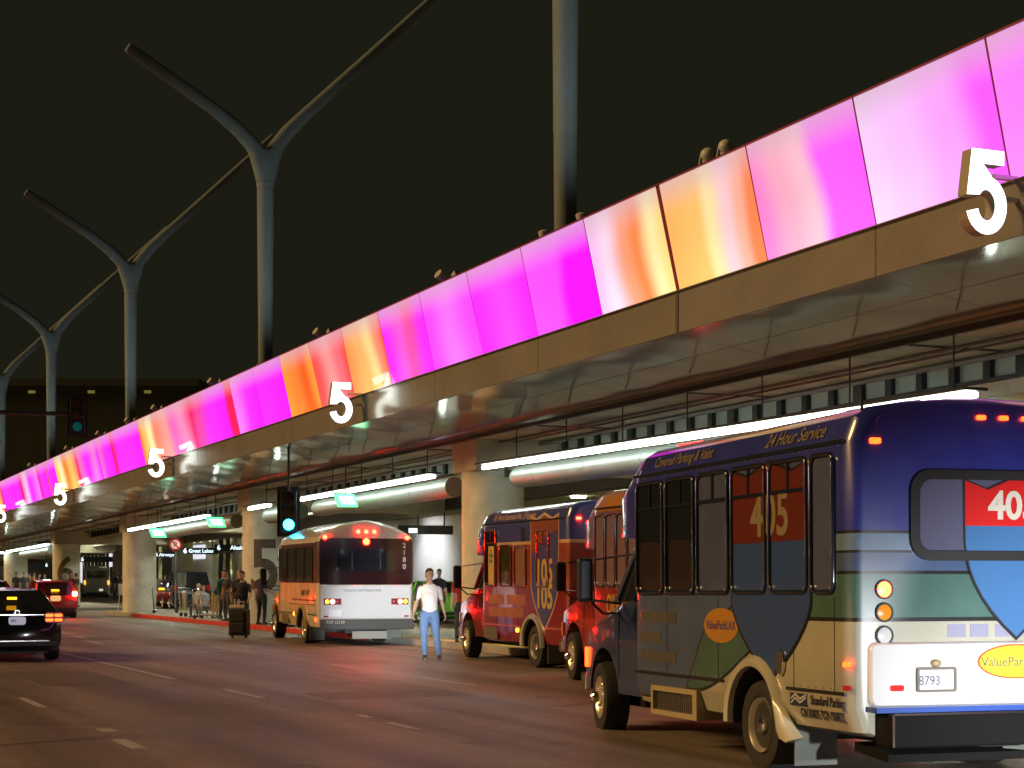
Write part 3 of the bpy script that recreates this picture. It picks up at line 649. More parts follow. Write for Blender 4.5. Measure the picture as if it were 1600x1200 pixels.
# ================================================================== TRAFFIC SIGNALS
def signal(P, rz, lab, sc=1.0, stem=1.5, lens='bright'):
    e = empty('traffic_signal', P, rz, lab, 'traffic light')
    b = MB(); b.box((-.21 * sc, -.1, -.55 * sc), (.21 * sc, .12, .55 * sc)); b.build('housing', mat('signal_black', (.012, .016, .02), .5), e, bevel=.02)
    b = MB(); b.box((-.30 * sc, .125, -.66 * sc), (.30 * sc, .145, .66 * sc)); b.build('backplate', mat('signal_black'), e)
    for i, c in enumerate(('r', 'a', 'g')):
        z = (.35 - .35 * i) * sc
        m_ = {'r': mat('lens_red_off', (.06, .005, .005), .3), 'a': mat('lens_amber_off', (.07, .04, .004), .3),
              'g': mat('lens_green_on', (.1, .8, .7), .3, em=(.002, .115, .21), es=260) if lens == 'bright' else mat('lens_green_dim', (.0, .2, .2), .3, em=(.0, .13, .12), es=.3)}[c]
        h = MB(); h.path([(0, -.10, z), (0, -.118, z)], [.14 * sc, .13 * sc], 20); h.build('lens', m_, e)
        h = MB(); k = 18
        rings = []
        for yy in (-.10, -.17 if c == 'g' else -.30):
            rings.append([(.16 * sc * math.cos(R(-20 + 220 * q / k)), yy, z + .16 * sc * math.sin(R(-20 + 220 * q / k))) for q in range(k + 1)] + [(.148 * sc * math.cos(R(-20 + 220 * q / k)), yy, z + .148 * sc * math.sin(R(-20 + 220 * q / k))) for q in range(k, -1, -1)])
        h.loft(rings); h.build('visor', mat('signal_black'), e)
    if stem:
        b = MB(); b.tube((0, .02, .55 * sc), (0, .02, .55 * sc + stem), .035); b.build('stem', metal_dark, e)
    return e
Y = 46.3
signal(((451 - 800) / 2750 * Y, Y, 1.72 + (902 - 804) / 2750 * Y), R(8), 'traffic light with bright cyan green lens hung left of the white bus roof', 1.0, 1.75)
Y = 60; Xs = (121 - 800) / 2750 * Y; zs = 1.64 + (902 - 649) / 2750 * Y
signal((Xs, Y, zs), R(13), 'dim dark traffic light on a mast arm in front of the far magenta panels', 1.12, 0, 'dim')
e = empty('signal_mast', (Xs - 13 * CT, Y - 13 * ST, 0), math.atan2(ST, CT), 'dark signal mast whose thin horizontal arm crosses the left edge', 'signal mast')
b = MB(); b.tube((0, 0, 0), (0, 0, 7.4), .16, .12); b.build('post', metal_dark, e, smooth=True)
b = MB(); b.tube((0, 0, 7.0), (12.75, 0.12, zs + .05), .10, .07); b.build('arm', metal_dark, e, smooth=True)

exec_parts = True

# ================================================================== VEHICLES
redlamp = mat('red_lamp', (.6, .0, .0), .25, em=(1.0, .0035, .0015), es=260)
redhot = mat('red_lamp_hot', (.6, .1, .1), .25, em=(1.0, .0045, .001), es=260)
reddim = mat('red_reflector', (.45, .01, .01), .25)
redmid = mat('red_lamp_mid', (.6, .0, .0), .25, em=(1.0, .035, .004), es=14)
amber = mat('amber_lamp', (.8, .35, .02), .3, em=(1.0, .50, .03), es=3.0)
amber_off = mat('amber_lens', (.75, .28, .02), .25)
clear = mat('clear_lens', (.6, .6, .58), .2)
platem = mat('plate_white', (.75, .75, .78), .4)
ink = mat('plate_ink', (.03, .04, .15), .5)
yellowtxt = mat('yellow_lettering', (.46, .31, .09), .5)

def livery(name, bands, side=None):
    """bands: [(z_expr_fn_points, colour)] from bottom to top; each boundary is a curve z(x) given as (x, z) points; black pin lines optional"""
    m = bpy.data.materials.new(name); m.use_nodes = True; nt = m.node_tree; p = nt.nodes['Principled BSDF']
    p.inputs['Roughness'].default_value = .28; p.inputs['Coat Weight'].default_value = .7; p.inputs['Coat Roughness'].default_value = .05
    tc = nt.nodes.new('ShaderNodeTexCoord'); sp = nt.nodes.new('ShaderNodeSeparateXYZ'); nt.links.new(tc.outputs['Object'], sp.inputs[0])
    cur = None
    base = nt.nodes.new('ShaderNodeRGB'); base.outputs[0].default_value = (*bands[0][1], 1); cur = base.outputs[0]
    for pts, c, lw in bands[1:]:
        zz = None
        if len(pts) == 1:
            v = nt.nodes.new('ShaderNodeValue'); v.outputs[0].default_value = pts[0][1]; zz = v.outputs[0]
        else:
            prev = None
            for (x0, z0), (x1, z1) in zip(pts, pts[1:]):
                mr = nt.nodes.new('ShaderNodeMapRange'); mr.interpolation_type = 'SMOOTHSTEP' ; mr.inputs[1].default_value = x0; mr.inputs[2].default_value = x1
                mr.inputs[3].default_value = 0 if prev is not None else z0; mr.inputs[4].default_value = (z1 - z0) if prev is not None else z1
                nt.links.new(sp.outputs[0], mr.inputs[0])
                if prev is None: prev = mr.outputs[0]
                else:
                    ad = nt.nodes.new('ShaderNodeMath'); nt.links.new(prev, ad.inputs[0]); nt.links.new(mr.outputs[0], ad.inputs[1]); prev = ad.outputs[0]
            zz = prev
        sub = nt.nodes.new('ShaderNodeMath'); sub.operation = 'SUBTRACT'; nt.links.new(sp.outputs[2], sub.inputs[0]); nt.links.new(zz, sub.inputs[1])
        gt = nt.nodes.new('ShaderNodeMath'); gt.operation = 'GREATER_THAN'; gt.inputs[1].default_value = 0; nt.links.new(sub.outputs[0], gt.inputs[0])
        mx = nt.nodes.new('ShaderNodeMix'); mx.data_type = 'RGBA'; nt.links.new(gt.outputs[0], mx.inputs[0]); nt.links.new(cur, mx.inputs[6]); mx.inputs[7].default_value = (*c, 1); cur = mx.outputs[2]
        if lw:
            ab = nt.nodes.new('ShaderNodeMath'); ab.operation = 'ABSOLUTE'; nt.links.new(sub.outputs[0], ab.inputs[0])
            lt = nt.nodes.new('ShaderNodeMath'); lt.operation = 'LESS_THAN'; lt.inputs[1].default_value = lw; nt.links.new(ab.outputs[0], lt.inputs[0])
            mx = nt.nodes.new('ShaderNodeMix'); mx.data_type = 'RGBA'; nt.links.new(lt.outputs[0], mx.inputs[0]); nt.links.new(cur, mx.inputs[6]); mx.inputs[7].default_value = (.01, .01, .012, 1); cur = mx.outputs[2]
    # faint grime
    n = nt.nodes.new('ShaderNodeTexNoise'); n.inputs['Scale'].default_value = 2.2; n.inputs['Detail'].default_value = 6; nt.links.new(tc.outputs['Object'], n.inputs['Vector'])
    mr = nt.nodes.new('ShaderNodeMapRange'); mr.inputs[1].default_value = .3; mr.inputs[2].default_value = .7; mr.inputs[3].default_value = .82; mr.inputs[4].default_value = 1.08; nt.links.new(n.outputs[0], mr.inputs[0])
    mx = nt.nodes.new('ShaderNodeMix'); mx.data_type = 'RGBA'; mx.blend_type = 'MULTIPLY'; mx.inputs[0].default_value = 1; nt.links.new(cur, mx.inputs[6]); nt.links.new(mr.outputs[0], mx.inputs[7])
    nt.links.new(mx.outputs[2], p.inputs['Base Color'])
    rg = nt.nodes.new('ShaderNodeMapRange'); rg.inputs[3].default_value = .22; rg.inputs[4].default_value = .42; nt.links.new(n.outputs[0], rg.inputs[0]); nt.links.new(rg.outputs[0], p.inputs['Roughness'])
    return m

def wheel(parent, x, y, r, side, wd=.24, chromehub=True, steer=0, dual=False):
    wd = wd + .03 if not dual else wd
    """side +1: outer face to +y"""
    M = Matrix.Translation((x, y, r)) @ Matrix.Rotation(steer, 4, 'Z') @ Matrix.Rotation(R(90) * side, 4, 'Z')   # local x -> outward
    t = MB(); hw = wd / 2
    t.lathe([(-hw - (.3 if dual else 0), r * .62), (-hw - (.3 if dual else 0), r * .9), (-hw * .8, r), (hw * .55, r), (hw * .92, r * .95), (hw, r * .82), (hw * .9, r * .66), (hw * .6, r * .6)], M, 36)
    w_ = t.build('wheel', rubber, parent, smooth=True)
    d = MB()
    rm = [(hw * .55, r * .62), (hw * .95, r * .60), (hw * .8, r * .55), (hw * .2, r * .45), (hw * .1, r * .2), (hw * .1, 0.001)] if dual else [(hw * .55, r * .62), (hw * .95, r * .60), (hw * .75, r * .55), (hw * .6, r * .42), (hw * .9, r * .25), (hw * .9, 0.001)]
    d.lathe(rm, M, 36); 
    for k in range(8):
        a = 2 * math.pi * k / 8; p0 = Vector((hw * (.15 if dual else .7), math.cos(a) * r * .34, math.sin(a) * r * .34)); p1 = p0 + Vector((.03, 0, 0))
        d.tube(M @ p0, M @ p1, .018, n=6)
    rim = d.build('rim', mat('rim_bright', (.75, .72, .62), .28, .75) if dual or chromehub else steel, w_, smooth=True)
    h = MB(); h.lathe([(hw * .1, r * .2), (hw * (.9 if dual else 1.5), r * .17), (hw * (1.0 if dual else 1.7), r * .1), (hw * (1.0 if dual else 1.7), .001)], M, 20); h.build('hub', chrome if chromehub else steel, w_, smooth=True)
    return w_

def lamp(parent, name, P, N, r, m_, bezel=True, flat=False, wd=None, ht=None, U=(0, 0, 1)):
    N = Vector(N).normalized(); U = Vector(U); V = N.cross(U).normalized(); P = Vector(P)
    b = MB()
    if wd:
        b.prism(rr(wd, ht, min(wd, ht) * .3, 3), P, V, U, N, 0, .018)
        return b.build(name, m_, parent)
    b.path([P, P + N * .014, P + N * .024], [r, r, r * .6], 20); o = b.build(name, m_, parent, smooth=True, sharp=50)
    if bezel:
        c = MB(); c.ring(ell(r * 1.22, r * 1.22, 20), ell(r * .98, r * .98, 20), P, V, U, N, 0, .02); c.build('bezel', black, o)
    return o

SIDE_Y = 1.2
HB = 1.2      # half width of the body
def shuttle(name, P, head, label, cat, body_m, cab_m, opt):
    e = empty(name, (P[0], P[1], 0), head, label, cat, 'shuttle buses at the kerb', pitch=opt.get('pitch', 0))
    xr, xf = opt.get('xr', -1.72), 2.78
    side = [(1.02, .40), (1.14, .44), (1.2, .62), (1.2, 1.2), (1.2, 1.9), (1.2, 2.66), (1.13, 2.85), (1.0, 2.93), (.7, 2.98), (.35, 3.01)]
    if opt.get('arch'): side = side[:5] + [(1.2, 2.48), (1.16, 2.62), (1.02, 2.72), (.72, 2.86), (.36, 2.96)]
    zc_ = -.22 if opt.get('arch') else 0
    prof = side + [(0, 3.02)] + [(-y, z) for y, z in side[::-1]]
    def sec(x, inset, dz=0): 
        f = (HB - inset) / HB
        return [(x, y * f, .42 + (z - .42) * (1 - dz * (z > 2.7))) for y, z in prof]
    b = MB()
    b.loft([sec(xr, .10, .02), sec(xr + .025, .05, .01), sec(xr + .08, .012), sec(xr + .16, 0), sec(0, 0), sec(xf - .5, 0), sec(xf - .12, .0), sec(xf, .02, .03)])
    body = b.build('body', body_m, e, smooth=True, sharp=28)
    cut = []
    for sy in (-1, 1):
        c = MB(); c.path([(0, sy * .75, .42), (0, sy * 1.4, .42)], [.47, .47], 36); cut.append(c.build('cut', black))
    boolean(body, cut)
    # cap over the cab
    b = MB()
    def cs(x, zb, zt, hw): return [(x, -hw, zb), (x, -hw, zb + (zt - zb) * .6), (x, -hw * .86, zt), (x, 0, zt + .06 * (zt > 2.5)), (x, hw * .86, zt), (x, hw, zb + (zt - zb) * .6), (x, hw, zb)]
    b.loft([cs(xf + .003, 2.06, 2.88 + zc_, 1.195), cs(xf + .25, 2.07, 2.84 + zc_, 1.19), cs(xf + .5, 2.09, 2.72 + zc_, 1.15), cs(xf + .74, 2.11, 2.50, 1.04), cs(xf + .88, 2.15, 2.30, .84)])
    b.build('cab_cap', opt.get('cap_m', body_m), e, smooth=True, sharp=30)
    # cab: doors, hood
    b = MB()
    def cb(x, zb, zt, hw, tw): return [(x, -hw, zb), (x, -hw, zb + (zt - zb) * .55), (x, -hw * .985, zt - .10), (x, -tw, zt), (x, tw, zt), (x, hw * .985, zt - .10), (x, hw, zb + (zt - zb) * .55), (x, hw, zb)]
    b.loft([cb(xf - .02, .45, 1.42, 1.0, .93), cb(xf + .9, .45, 1.42, 1.0, .93), cb(xf + 1.15, .45, 1.40, 1.0, .9), cb(xf + 1.7, .45, 1.28, .98, .86), cb(xf + 2.15, .45, 1.18, .94, .8), cb(xf + 2.3, .48, 1.05, .9, .76)])
    cab = b.build('cab', cab_m, e, smooth=True, sharp=28)
    fx = 4.3; cut = []
    for sy in (-1, 1):
        c = MB(); c.path([(fx, sy * .6, .42), (fx, sy * 1.2, .42)], [.50, .50], 32); cut.append(c.build('cut', black))
    boolean(cab, cut)
    # wheel wells
    b = MB()
    b.box((fx - .6, -.72, .3), (fx + .55, .72, .95)); b.build('front_well', black, e)
    b = MB(); b.box((-.6, -.78, .3), (.6, .78, 1.0)); b.build('rear_well', black, e)
    b = MB(); b.box((xr + .3, -.45, .28), (5.0, .45, .46)); b.build('chassis', black, e)
    # cab glass: door windows, windshield + pillars
    b = MB()
    b.loft([[(xf + .01, -.95, 1.43), (xf + .01, -.86, 2.1), (xf + .01, .86, 2.1), (xf + .01, .95, 1.43)],
            [(xf + .62, -.95, 1.43), (xf + .55, -.86, 2.1), (xf + .55, .86, 2.1), (xf + .62, .95, 1.43)],
            [(xf + 1.22, -.93, 1.41), (xf + .66, -.84, 2.1), (xf + .66, .84, 2.1), (xf + 1.22, .93, 1.41)]])
    b.build('cab_glass', glass, e)
    for sy in (-1, 1):
        b = MB(); b.tube((xf + 1.2, sy * .95, 1.42), (xf + .66, sy * .86, 2.12), .035, n=6); b.build('pillar', cab_m, e); b = MB(); b.tube((xf + .60, sy * .965, 1.42), (xf + .58, sy * .875, 2.1), .028, n=6); b.build('pillar', cab_m, e)
        for x_ in (.06, 1.0): b = MB(); b.box((xf + x_, sy * 1.0 - .004, .62), (xf + x_ + .015, sy * 1.0 + .004, 1.38)); b.build('door_seam', black, e)
        b = MB(); b.box((xf + .12, sy * 1.005 - .012, 1.2), (xf + .26, sy * 1.005 + .012, 1.24)); b.build('door_handle', black, e)
    lamp(e, 'headlight', (xf + 2.3, .72, .82), (1, 0, 0), .1, clear, wd=.3, ht=.2); lamp(e, 'headlight', (xf + 2.3, -.72, .82), (1, 0, 0), .1, clear, wd=.3, ht=.2)
    lamp(e, 'corner_lamp', (xf + 2.18, .935, .80), (.2, 1, 0), .1, redmid if opt.get('name') == '405' else amber_off, wd=.10, ht=.22)
    b = MB(); b.box((xf + 2.24, -.93, .42), (xf + 2.42, .93, .62)); b.build('front_bumper', chrome, e, bevel=.02)
    # mirrors
    for sy in (1, -1):
        b = MB(); b.box((xf + .62, sy * 1.50 - .085, 1.42), (xf + .72, sy * 1.50 + .085, 1.88)); mo = b.build('mirror', black, e, bevel=.04)
        b = MB(); b.tube((xf + 1.0, sy * .98, 1.40), (xf + .7, sy * 1.40, 1.44), .014, n=6); b.path([(xf + .75, sy * 1.40, 1.42), (xf + .8, sy * 1.25, 1.30), (xf + 1.05, sy * .99, 1.30)], .013, 6); b.build('mirror_arm', black, mo); b = MB(); b.tube((xf + .9, sy * .9, 1.92), (xf + .7, sy * 1.38, 1.86), .011, n=6); b.build('mirror_arm', black, mo)
    # gutter and belt mouldings
    for sy in (-1, 1):
        b = MB(); b.box((xr + .1, sy * 1.198, 2.655 + zc_ * .8), (xf, sy * 1.222, 2.68 + zc_ * .8)); b.build('gutter_rail', opt.get('rail_m', chrome), e)
        b = MB(); b.box((.62, sy * 1.199, .72), (xf - .01, sy * 1.212, .745)); b.build('skirt_moulding', opt.get('mould_m', black), e)
        b = MB(); b.box((xr + .1, sy * 1.199, .72), (-.62, sy * 1.212, .745)); b.build('skirt_moulding', opt.get('mould_m', black), e)
        # rear fender flare
        li = MB(); nn = 24
        li.loft([[(.466 * math.cos(R(-6 + 192 * q / nn)), sy * yy, .42 + .466 * math.sin(R(-6 + 192 * q / nn))) for q in range(nn + 1)] + [(.45 * math.cos(R(-6 + 192 * q / nn)), sy * yy, .42 + .45 * math.sin(R(-6 + 192 * q / nn))) for q in range(nn, -1, -1)] for yy in (.752, 1.196)])
        li.box((-.45, sy * .752 - .002, .30), (.45, sy * .752 + .006, .86)); li.build('wheel_liner', rubber, e)
        fl = MB(); rings = []
        prof_ = [(.46 * math.cos(R(a)), .42 + .46 * math.sin(R(a)), .57 * math.cos(R(a)), .42 + .57 * math.sin(R(a))) for a in range(-4, 171, 12)]
        if opt.get('bigflare'): prof_ += [(-.49, .37, -.66, .47), (-.54, .31, -.76, .40), (-.66, .285, -.88, .345)]
        else: prof_ += [(-.46, .36, -.57, .38)]
        for xi, zi, xo, zo in prof_:
            rings.append([(xi, sy * 1.16, zi), (xi + (xo - xi) * .08, sy * 1.245, zi + (zo - zi) * .08), (xi + (xo - xi) * .5, sy * 1.262, zi + (zo - zi) * .5), (xo, sy * 1.199, zo), (xo, sy * 1.18, zo)])
        fl.loft(rings); fl.build('fender_flare', opt.get('flare_m', white_p), e, smooth=True, sharp=60)
        wheel(e, 0, sy * 1.04, .385, sy, dual=True); wheel(e, fx, sy * .90, .385, sy, steer=opt.get('steer', 0))
        b = MB(); b.add([(-.66, sy * .78, .10), (-.66, sy * 1.16, .10), (-.66, sy * 1.16, .50), (-.66, sy * .78, .50), (-.675, sy * .78, .10), (-.675, sy * 1.16, .10), (-.675, sy * 1.16, .50), (-.675, sy * .78, .50)], [(0, 1, 2, 3), (7, 6, 5, 4), (0, 4, 5, 1), (1, 5, 6, 2), (2, 6, 7, 3), (3, 7, 4, 0)])
        b.build('mud_flap', mat('mudflap', (.13, .14, .12), .7), e)
    for x_ in (1.95, .75, -.75, -1.45):
        b = MB(); b.box((x_, SIDE_Y + .0005, .74 if abs(x_) > .7 else .9), (x_ + .008, SIDE_Y + .003, 1.47)); b.build('panel_seam', mat('seam_black', (.01, .01, .01), .6), e)
    b = MB(); x_ = xr + .2
    while x_ < xf - .05:
        if abs(x_) > .66: b.path([(x_, SIDE_Y, .765), (x_, SIDE_Y + .006, .765)], [.008, .005], 6)
        b.path([(x_, SIDE_Y, 2.635 + zc_ * .8), (x_, SIDE_Y + .006, 2.635 + zc_ * .8)], [.008, .005], 6); x_ += .13
    b.build('rivet_rows', steel, e)
    if opt.get('tails'):
        for sy in (1, -1):
            for z, m_ in ((1.53, redhot), (1.35, amber_off), (1.17, clear)): lamp(e, 'tail_light', (xr, sy * .93, z), (-1, 0, 0), .062, m_)
            lamp(e, 'marker_light', (xr - .004, sy * 1.0, 2.66), (-1, 0, 0), .05, redlamp, wd=.09, ht=.045)
        for y in (.2, 0, -.2): lamp(e, 'marker_light', (xr - .005, y, 2.86), (-1, 0, 0), .05, redlamp, wd=.075, ht=.035)
    # windows
    for sy in (1, -1):
        U = (-sy, 0, 0); N = (0, sy, 0)
        for k, (xc, wd, z0, z1, kind) in enumerate(opt['windows']):
            zc = (z0 + z1) / 2; ht = z1 - z0
            pane_m = opt['panes'][kind]
            g_ = MB(); g_.prism(rr(wd - .05, ht - .05, .07), (xc, sy * 1.2, zc), U, (0, 0, 1), N, -.01, .006); w_ = g_.build('window', pane_m, e)
            f_ = MB(); f_.ring(rr(wd, ht, .09), rr(wd - .06, ht - .06, .06), (xc, sy * 1.2, zc), U, (0, 0, 1), N, 0, .028); f_.build('frame', opt.get('frame_m', black), w_, smooth=True, sharp=100)
            if kind in opt.get('transom', ('clear', 'wrap')):
                t = MB(); zt = z0 + ht * .76; t.box((xc - wd / 2 + .03, sy * 1.206 - .006, zt - .014), (xc + wd / 2 - .03, sy * 1.206 + .018, zt + .014)); t.build('transom_bar', opt.get('frame_m', black), w_)
                t = MB(); t.box((xc - .018, sy * 1.206 - .006, zt + .014), (xc + .018, sy * 1.206 + .012, z1 - .03)); t.build('slider_bar', opt.get('frame_m', black), w_)
            if kind == 'clear' and sy == 1:
                # a seat back standing just inside, seen through the glass as a dark red-brown shape
                t = MB(); t.prism(rr(wd * .78, ht * .42, .1), (xc, sy * 1.2, z0 + ht * .25), U, (0, 0, 1), N, .0065, .009); t.build('seat_back', opt.get('seat_m', mat('seat_brown', (.020, .012, .012), .3, coat=.5)), w_)
    return e

def polyp(e, name, poly, m_, y, t=.004, sy=1, x=None):
    """decal on the left side (y = const): poly as (x, z)"""
    b = MB(); b.prism([(p[0], p[1]) for p in poly], (0, y, 0), (1, 0, 0), (0, 0, 1), (0, 1, 0), 0, t); return b.build(name, m_, e)
def shield_poly(xc, w_, zt, zb, zs, crown=True, n=8, ex=1.75):
    """highway shield: crown on top, sides bulge then sweep to a point. returns (x,z)"""
    h = w_ / 2; L_ = []
    tops = [(-h, zt), (-h * .55, zt - .07), (0, zt + .03), (h * .55, zt - .07), (h, zt)] if crown else [(-h, zt), (h, zt)]
    pts = tops[:]
    for k in range(1, n + 1):
        t = k / n; pts.append((h * (1 - t ** ex), zs - (zs - zb) * t))
    r_ = [(-p[0], p[1]) for p in pts[5:-1][::-1]] if crown else [(-p[0], p[1]) for p in pts[2:-1][::-1]]
    return [(xc + p[0], p[1]) for p in pts + r_]
Ur, Vr = (0, -1, 0), (0, 0, 1)     # rear face text axes
Us = (-1, 0, 0)                    # left side text axes
SIDEY = 1.2

# ---------------- blue 405 bus
liv405 = livery('blue_green_livery', [([], (.38, .37, .29)),
    ([(-.9, 1.30), (1.3, .62)], (.055, .13, .11), .016),
    ([(-.2, 1.66), (.9, 1.25), (1.7, .5)], (.06, .10, .20), .013),
    ([(-.8, 1.82), (1.2, 1.5)], (.13, .20, .30), .010),
    ([(-.8, 1.97), (1.0, 1.75)], (.025, .032, .24), .012)])
cab405 = mat('cab_blue', (.035, .05, .14), .18, coat=.9)
wrap = mat('wrapped_pane', (.075, .09, .17), .12, coat=.5, var=(1.3, .2))
clearp = mat('clear_pane', (.010, .012, .014), .05, coat=.4)
winset = [(2.74 - .379 - .758 * k, .70, 1.50, 2.60, 'clear' if k < 2 else 'wrap') for k in range(5)] + [(-1.27, .40, 1.50, 2.60, 'wrap2')]
P405 = (2.11 + 1.15 * .955, 14.95 + 1.15 * .296)
H405 = math.atan2(.955, -.296)
bus = shuttle('shuttle_bus', P405, H405, 'blue and white shuttle bus with red 405 shields, filling the right foreground', 'shuttle bus', liv405, cab405,
    dict(name='405', windows=winset, panes={'clear': clearp, 'wrap': wrap, 'wrap2': wrap}, bigflare=True, pitch=R(.6), steer=R(-8), flare_m=mat('cream_fender', (.5, .5, .40), .3, coat=.4), frame_m=mat('frame_gloss', (.012, .016, .03), .12, coat=.8)))
redz = mat('shield_red', (.115, .018, .010), .3, coat=.3); bluez = mat('shield_blue', (.03, .07, .23), .3, coat=.3); tan = mat('lettering_tan', (.21, .17, .10), .45)
pinl = mat('pin_line', (.01, .01, .012), .4)
sp_ = shield_poly(-.31, 1.52, 2.56, .80, 1.5)
def offs(poly, d, c):
    return [(c[0] + (p[0] - c[0]) * (1 + d), c[1] + (p[1] - c[1]) * (1 + d)) for p in poly]
sh = polyp(bus, 'side_shield', offs(sp_, .035, (-.31, 1.75)), pinl, SIDEY + .0065, .001)
polyp(bus, 'shield_field', sp_, bluez, SIDEY + .008, .0015).parent = sh
top = [p for p in sp_ if p[1] > 2.4]
polyp(bus, 'shield_crown', [(p[0], p[1]) for p in sp_ if p[1] > 2.3][:5] + [(.45, 1.93), (-1.07, 1.93)], redz, SIDEY + .010, .0015).parent = sh
text('shield_number', '405', .50, tan, sh, (-.33, SIDEY + .013, 2.14), Us, Vr, .003, .022, .98)
# left side oval and lettering
b = MB(); b.prism([(x + .69, z + 1.22) for x, z in ell(.37, .155)], (0, SIDEY, 0), (1, 0, 0), (0, 0, 1), (0, 1, 0), 0, .004); ov = b.build('oval_badge', mat('oval_orange', (.42, .20, .03), .35), bus)
text('badge_text', 'ValueParkLAX', .115, mat('badge_ink', (.10, .07, .22), .5), ov, (.69, SIDEY + .006, 1.22), Us, Vr, .003, .006, .92)
# roof edge lettering (on the sloping cove)
Vc = Vector((0, -.07, .19)).normalized()
text('roof_lettering', '24 Hour Service', .17, tan, bus, (-.72, 1.168, 2.772), Us, Vc, .004, .008, .95, .3)
text('roof_lettering', 'Covered Parking & Valet', .15, tan, bus, (1.62, 1.168, 2.772), Us, Vc, .004, .006, .92, .3)
polyp(bus, 'logo_mark', [(-.68, .70), (-.98, .70), (-.98, .60), (-.68, .60)], mat('logo_ink', (.02, .03, .09), .4), SIDEY + .0005, .004)
for k in range(2):
    polyp(bus, 'logo_wave', [(-.70, .625 + k * .035), (-.78, .67 + k * .03), (-.86, .635 + k * .03), (-.97, .68 + k * .02), (-.97, .665 + k * .02), (-.86, .618 + k * .03), (-.78, .653 + k * .03), (-.70, .61 + k * .035)], mat('wave_white', (.5, .5, .45), .4), SIDEY + .005, .002)

navy = mat('small_lettering', (.03, .03, .06), .5)
tl = text('operator_text', 'Standard Parking', .105, navy, bus, (-1.33, SIDEY + .006, .655), Us, Vr, .003, .012, .80)
text('permit_text', 'CA130605 TCP-15087Z', .10, navy, bus, (-1.20, SIDEY - .015, .545), Us, (0, .17, 1), .003, .02, .74)
# blurred lettering panel on the front quarter: a faded, unreadable advert block
fad = mat('faded_lettering', (.075, .072, .068), .5, var=(3, .25))
for z, x0, x1 in ((1.28, 1.72, 2.62), (1.08, 2.1, 2.62), (.90, 1.72, 2.6)): polyp(bus, 'faded_lettering', [(x0, z - .05), (x1, z - .05), (x1, z + .05), (x0, z + .05)], fad, SIDEY + .0002, .003)
# fuel cap, vent box
b = MB(); b.prism([(x - .53, z + .94) for x, z in ell(.075, .11, 20)], (0, SIDEY, 0), (1, 0, 0), (0, 0, 1), (0, 1, 0), 0, .03); b.build('fuel_cap', chrome, bus, bevel=.008)
def vent(e_, x0, x1, z0, z1, frame_m):
    b = MB(); b.ring([(x0, z0), (x1, z0), (x1, z1), (x0, z1)], [(x0 + .1, z0 + .05), (x1 - .05, z0 + .05), (x1 - .05, z1 - .05), (x0 + .1, z1 - .05)], (0, 1.1, 0), (1, 0, 0), (0, 0, 1), (0, 1, 0), -.3, .14); v_ = b.build('vent_box', frame_m, e_, bevel=.006)
    b = MB(); b.box((x0 + .1, 1.10, z0 + .05), (x1 - .05, 1.15, z1 - .05)); b.build('vent_back', black, v_)
    b = MB(); k = x0 + .12
    while k < x1 - .07: b.box((k, 1.16, z0 + .05), (k + .015, 1.20, z1 - .05)); k += .045
    b.build('vent_slats', steel, v_)
vent(bus, 1.16, 2.28, .34, .62, mat('vent_cream', (.36, .30, .17), .5))
# rear face of the 405 bus
xr = -1.72
def rbox(e_, name, y0, y1, z0, z1, m_, x0=xr - .02, x1=xr + .02, bev=0): b = MB(); b.box((x0, min(y0, y1), z0), (x1, max(y0, y1), z1)); return b.build(name, m_, e_, bevel=bev)
b = MB(); b.prism(rr(1.44, .60, .13), (xr, -.05, 2.10), Ur, Vr, (-1, 0, 0), -.02, .012); rw = b.build('rear_window', mat('rear_wrap', (.10, .10, .16), .14, coat=.5), bus)
b = MB(); b.ring(rr(1.52, .70, .17), rr(1.36, .55, .11), (xr, -.05, 2.10), Ur, Vr, (-1, 0, 0), 0, .035); b.build('frame', black, rw, smooth=True, sharp=30)
rsh = [(-x + .22, z) for x, z in shield_poly(0, .90, 2.37, 1.16, 2.0, ex=2.3)]
b = MB(); b.prism(offs(rsh, .04, (.22, 1.9)), (xr, 0, 0), Ur, Vr, (-1, 0, 0), .013, .016); rs = b.build('rear_shield', pinl, bus)
b = MB(); b.prism(rsh, (xr, 0, 0), Ur, Vr, (-1, 0, 0), .0165, .018); b.build('shield_field', mat('rear_blue', (.05, .15, .34), .3), rs)
rc = [p for p in rsh if p[1] > 2.2]
b = MB(); b.prism(rc[:5] + [(rc[4][0], 2.02), (rc[0][0], 2.02)], (xr, 0, 0), Ur, Vr, (-1, 0, 0), .0185, .020); b.build('shield_crown', mat('rear_red', (.60, .015, .015), .3), rs)
text('shield_number', '405', .30, mat('rear_num', (.65, .60, .50), .4), rs, (xr - .022, -.20, 2.17), Ur, Vr, .003, .03)
rwhite = mat('rear_white', (.62, .61, .60), .35, coat=.4)
# rear lower bulge around plate
b = MB(); b.loft([[(xr + .05, y, z) for y, z in rr(2.14, .50, .06, 4)], [(xr - .03, y, z) for y, z in rr(2.13, .49, .06, 4)], [(xr - .05, y, z) for y, z in rr(2.10, .46, .05, 4)]]);
for i, v in enumerate(b.v): b.v[i] = Vector((v.x, v.y, v.z + .88))
b.build('rear_apron', rwhite, bus, smooth=True, sharp=40)
pl = rbox(bus, 'licence_plate', .36, .67, .76, .92, platem, xr - .064, xr - .051)
text('plate_text', '8793', .10, mat('plate_grey_ink', (.12, .12, .16), .5), pl, (xr - .067, .575, .83), Ur, Vr, .002, .01, .95)
b = MB(); b.ring(rr(.34, .19, .02), rr(.30, .15, .01), (xr - .05, .515, .84), Ur, Vr, (-1, 0, 0), 0, .025); b.build('plate_frame', mat('plate_frame', (.15, .13, .10), .4), pl)
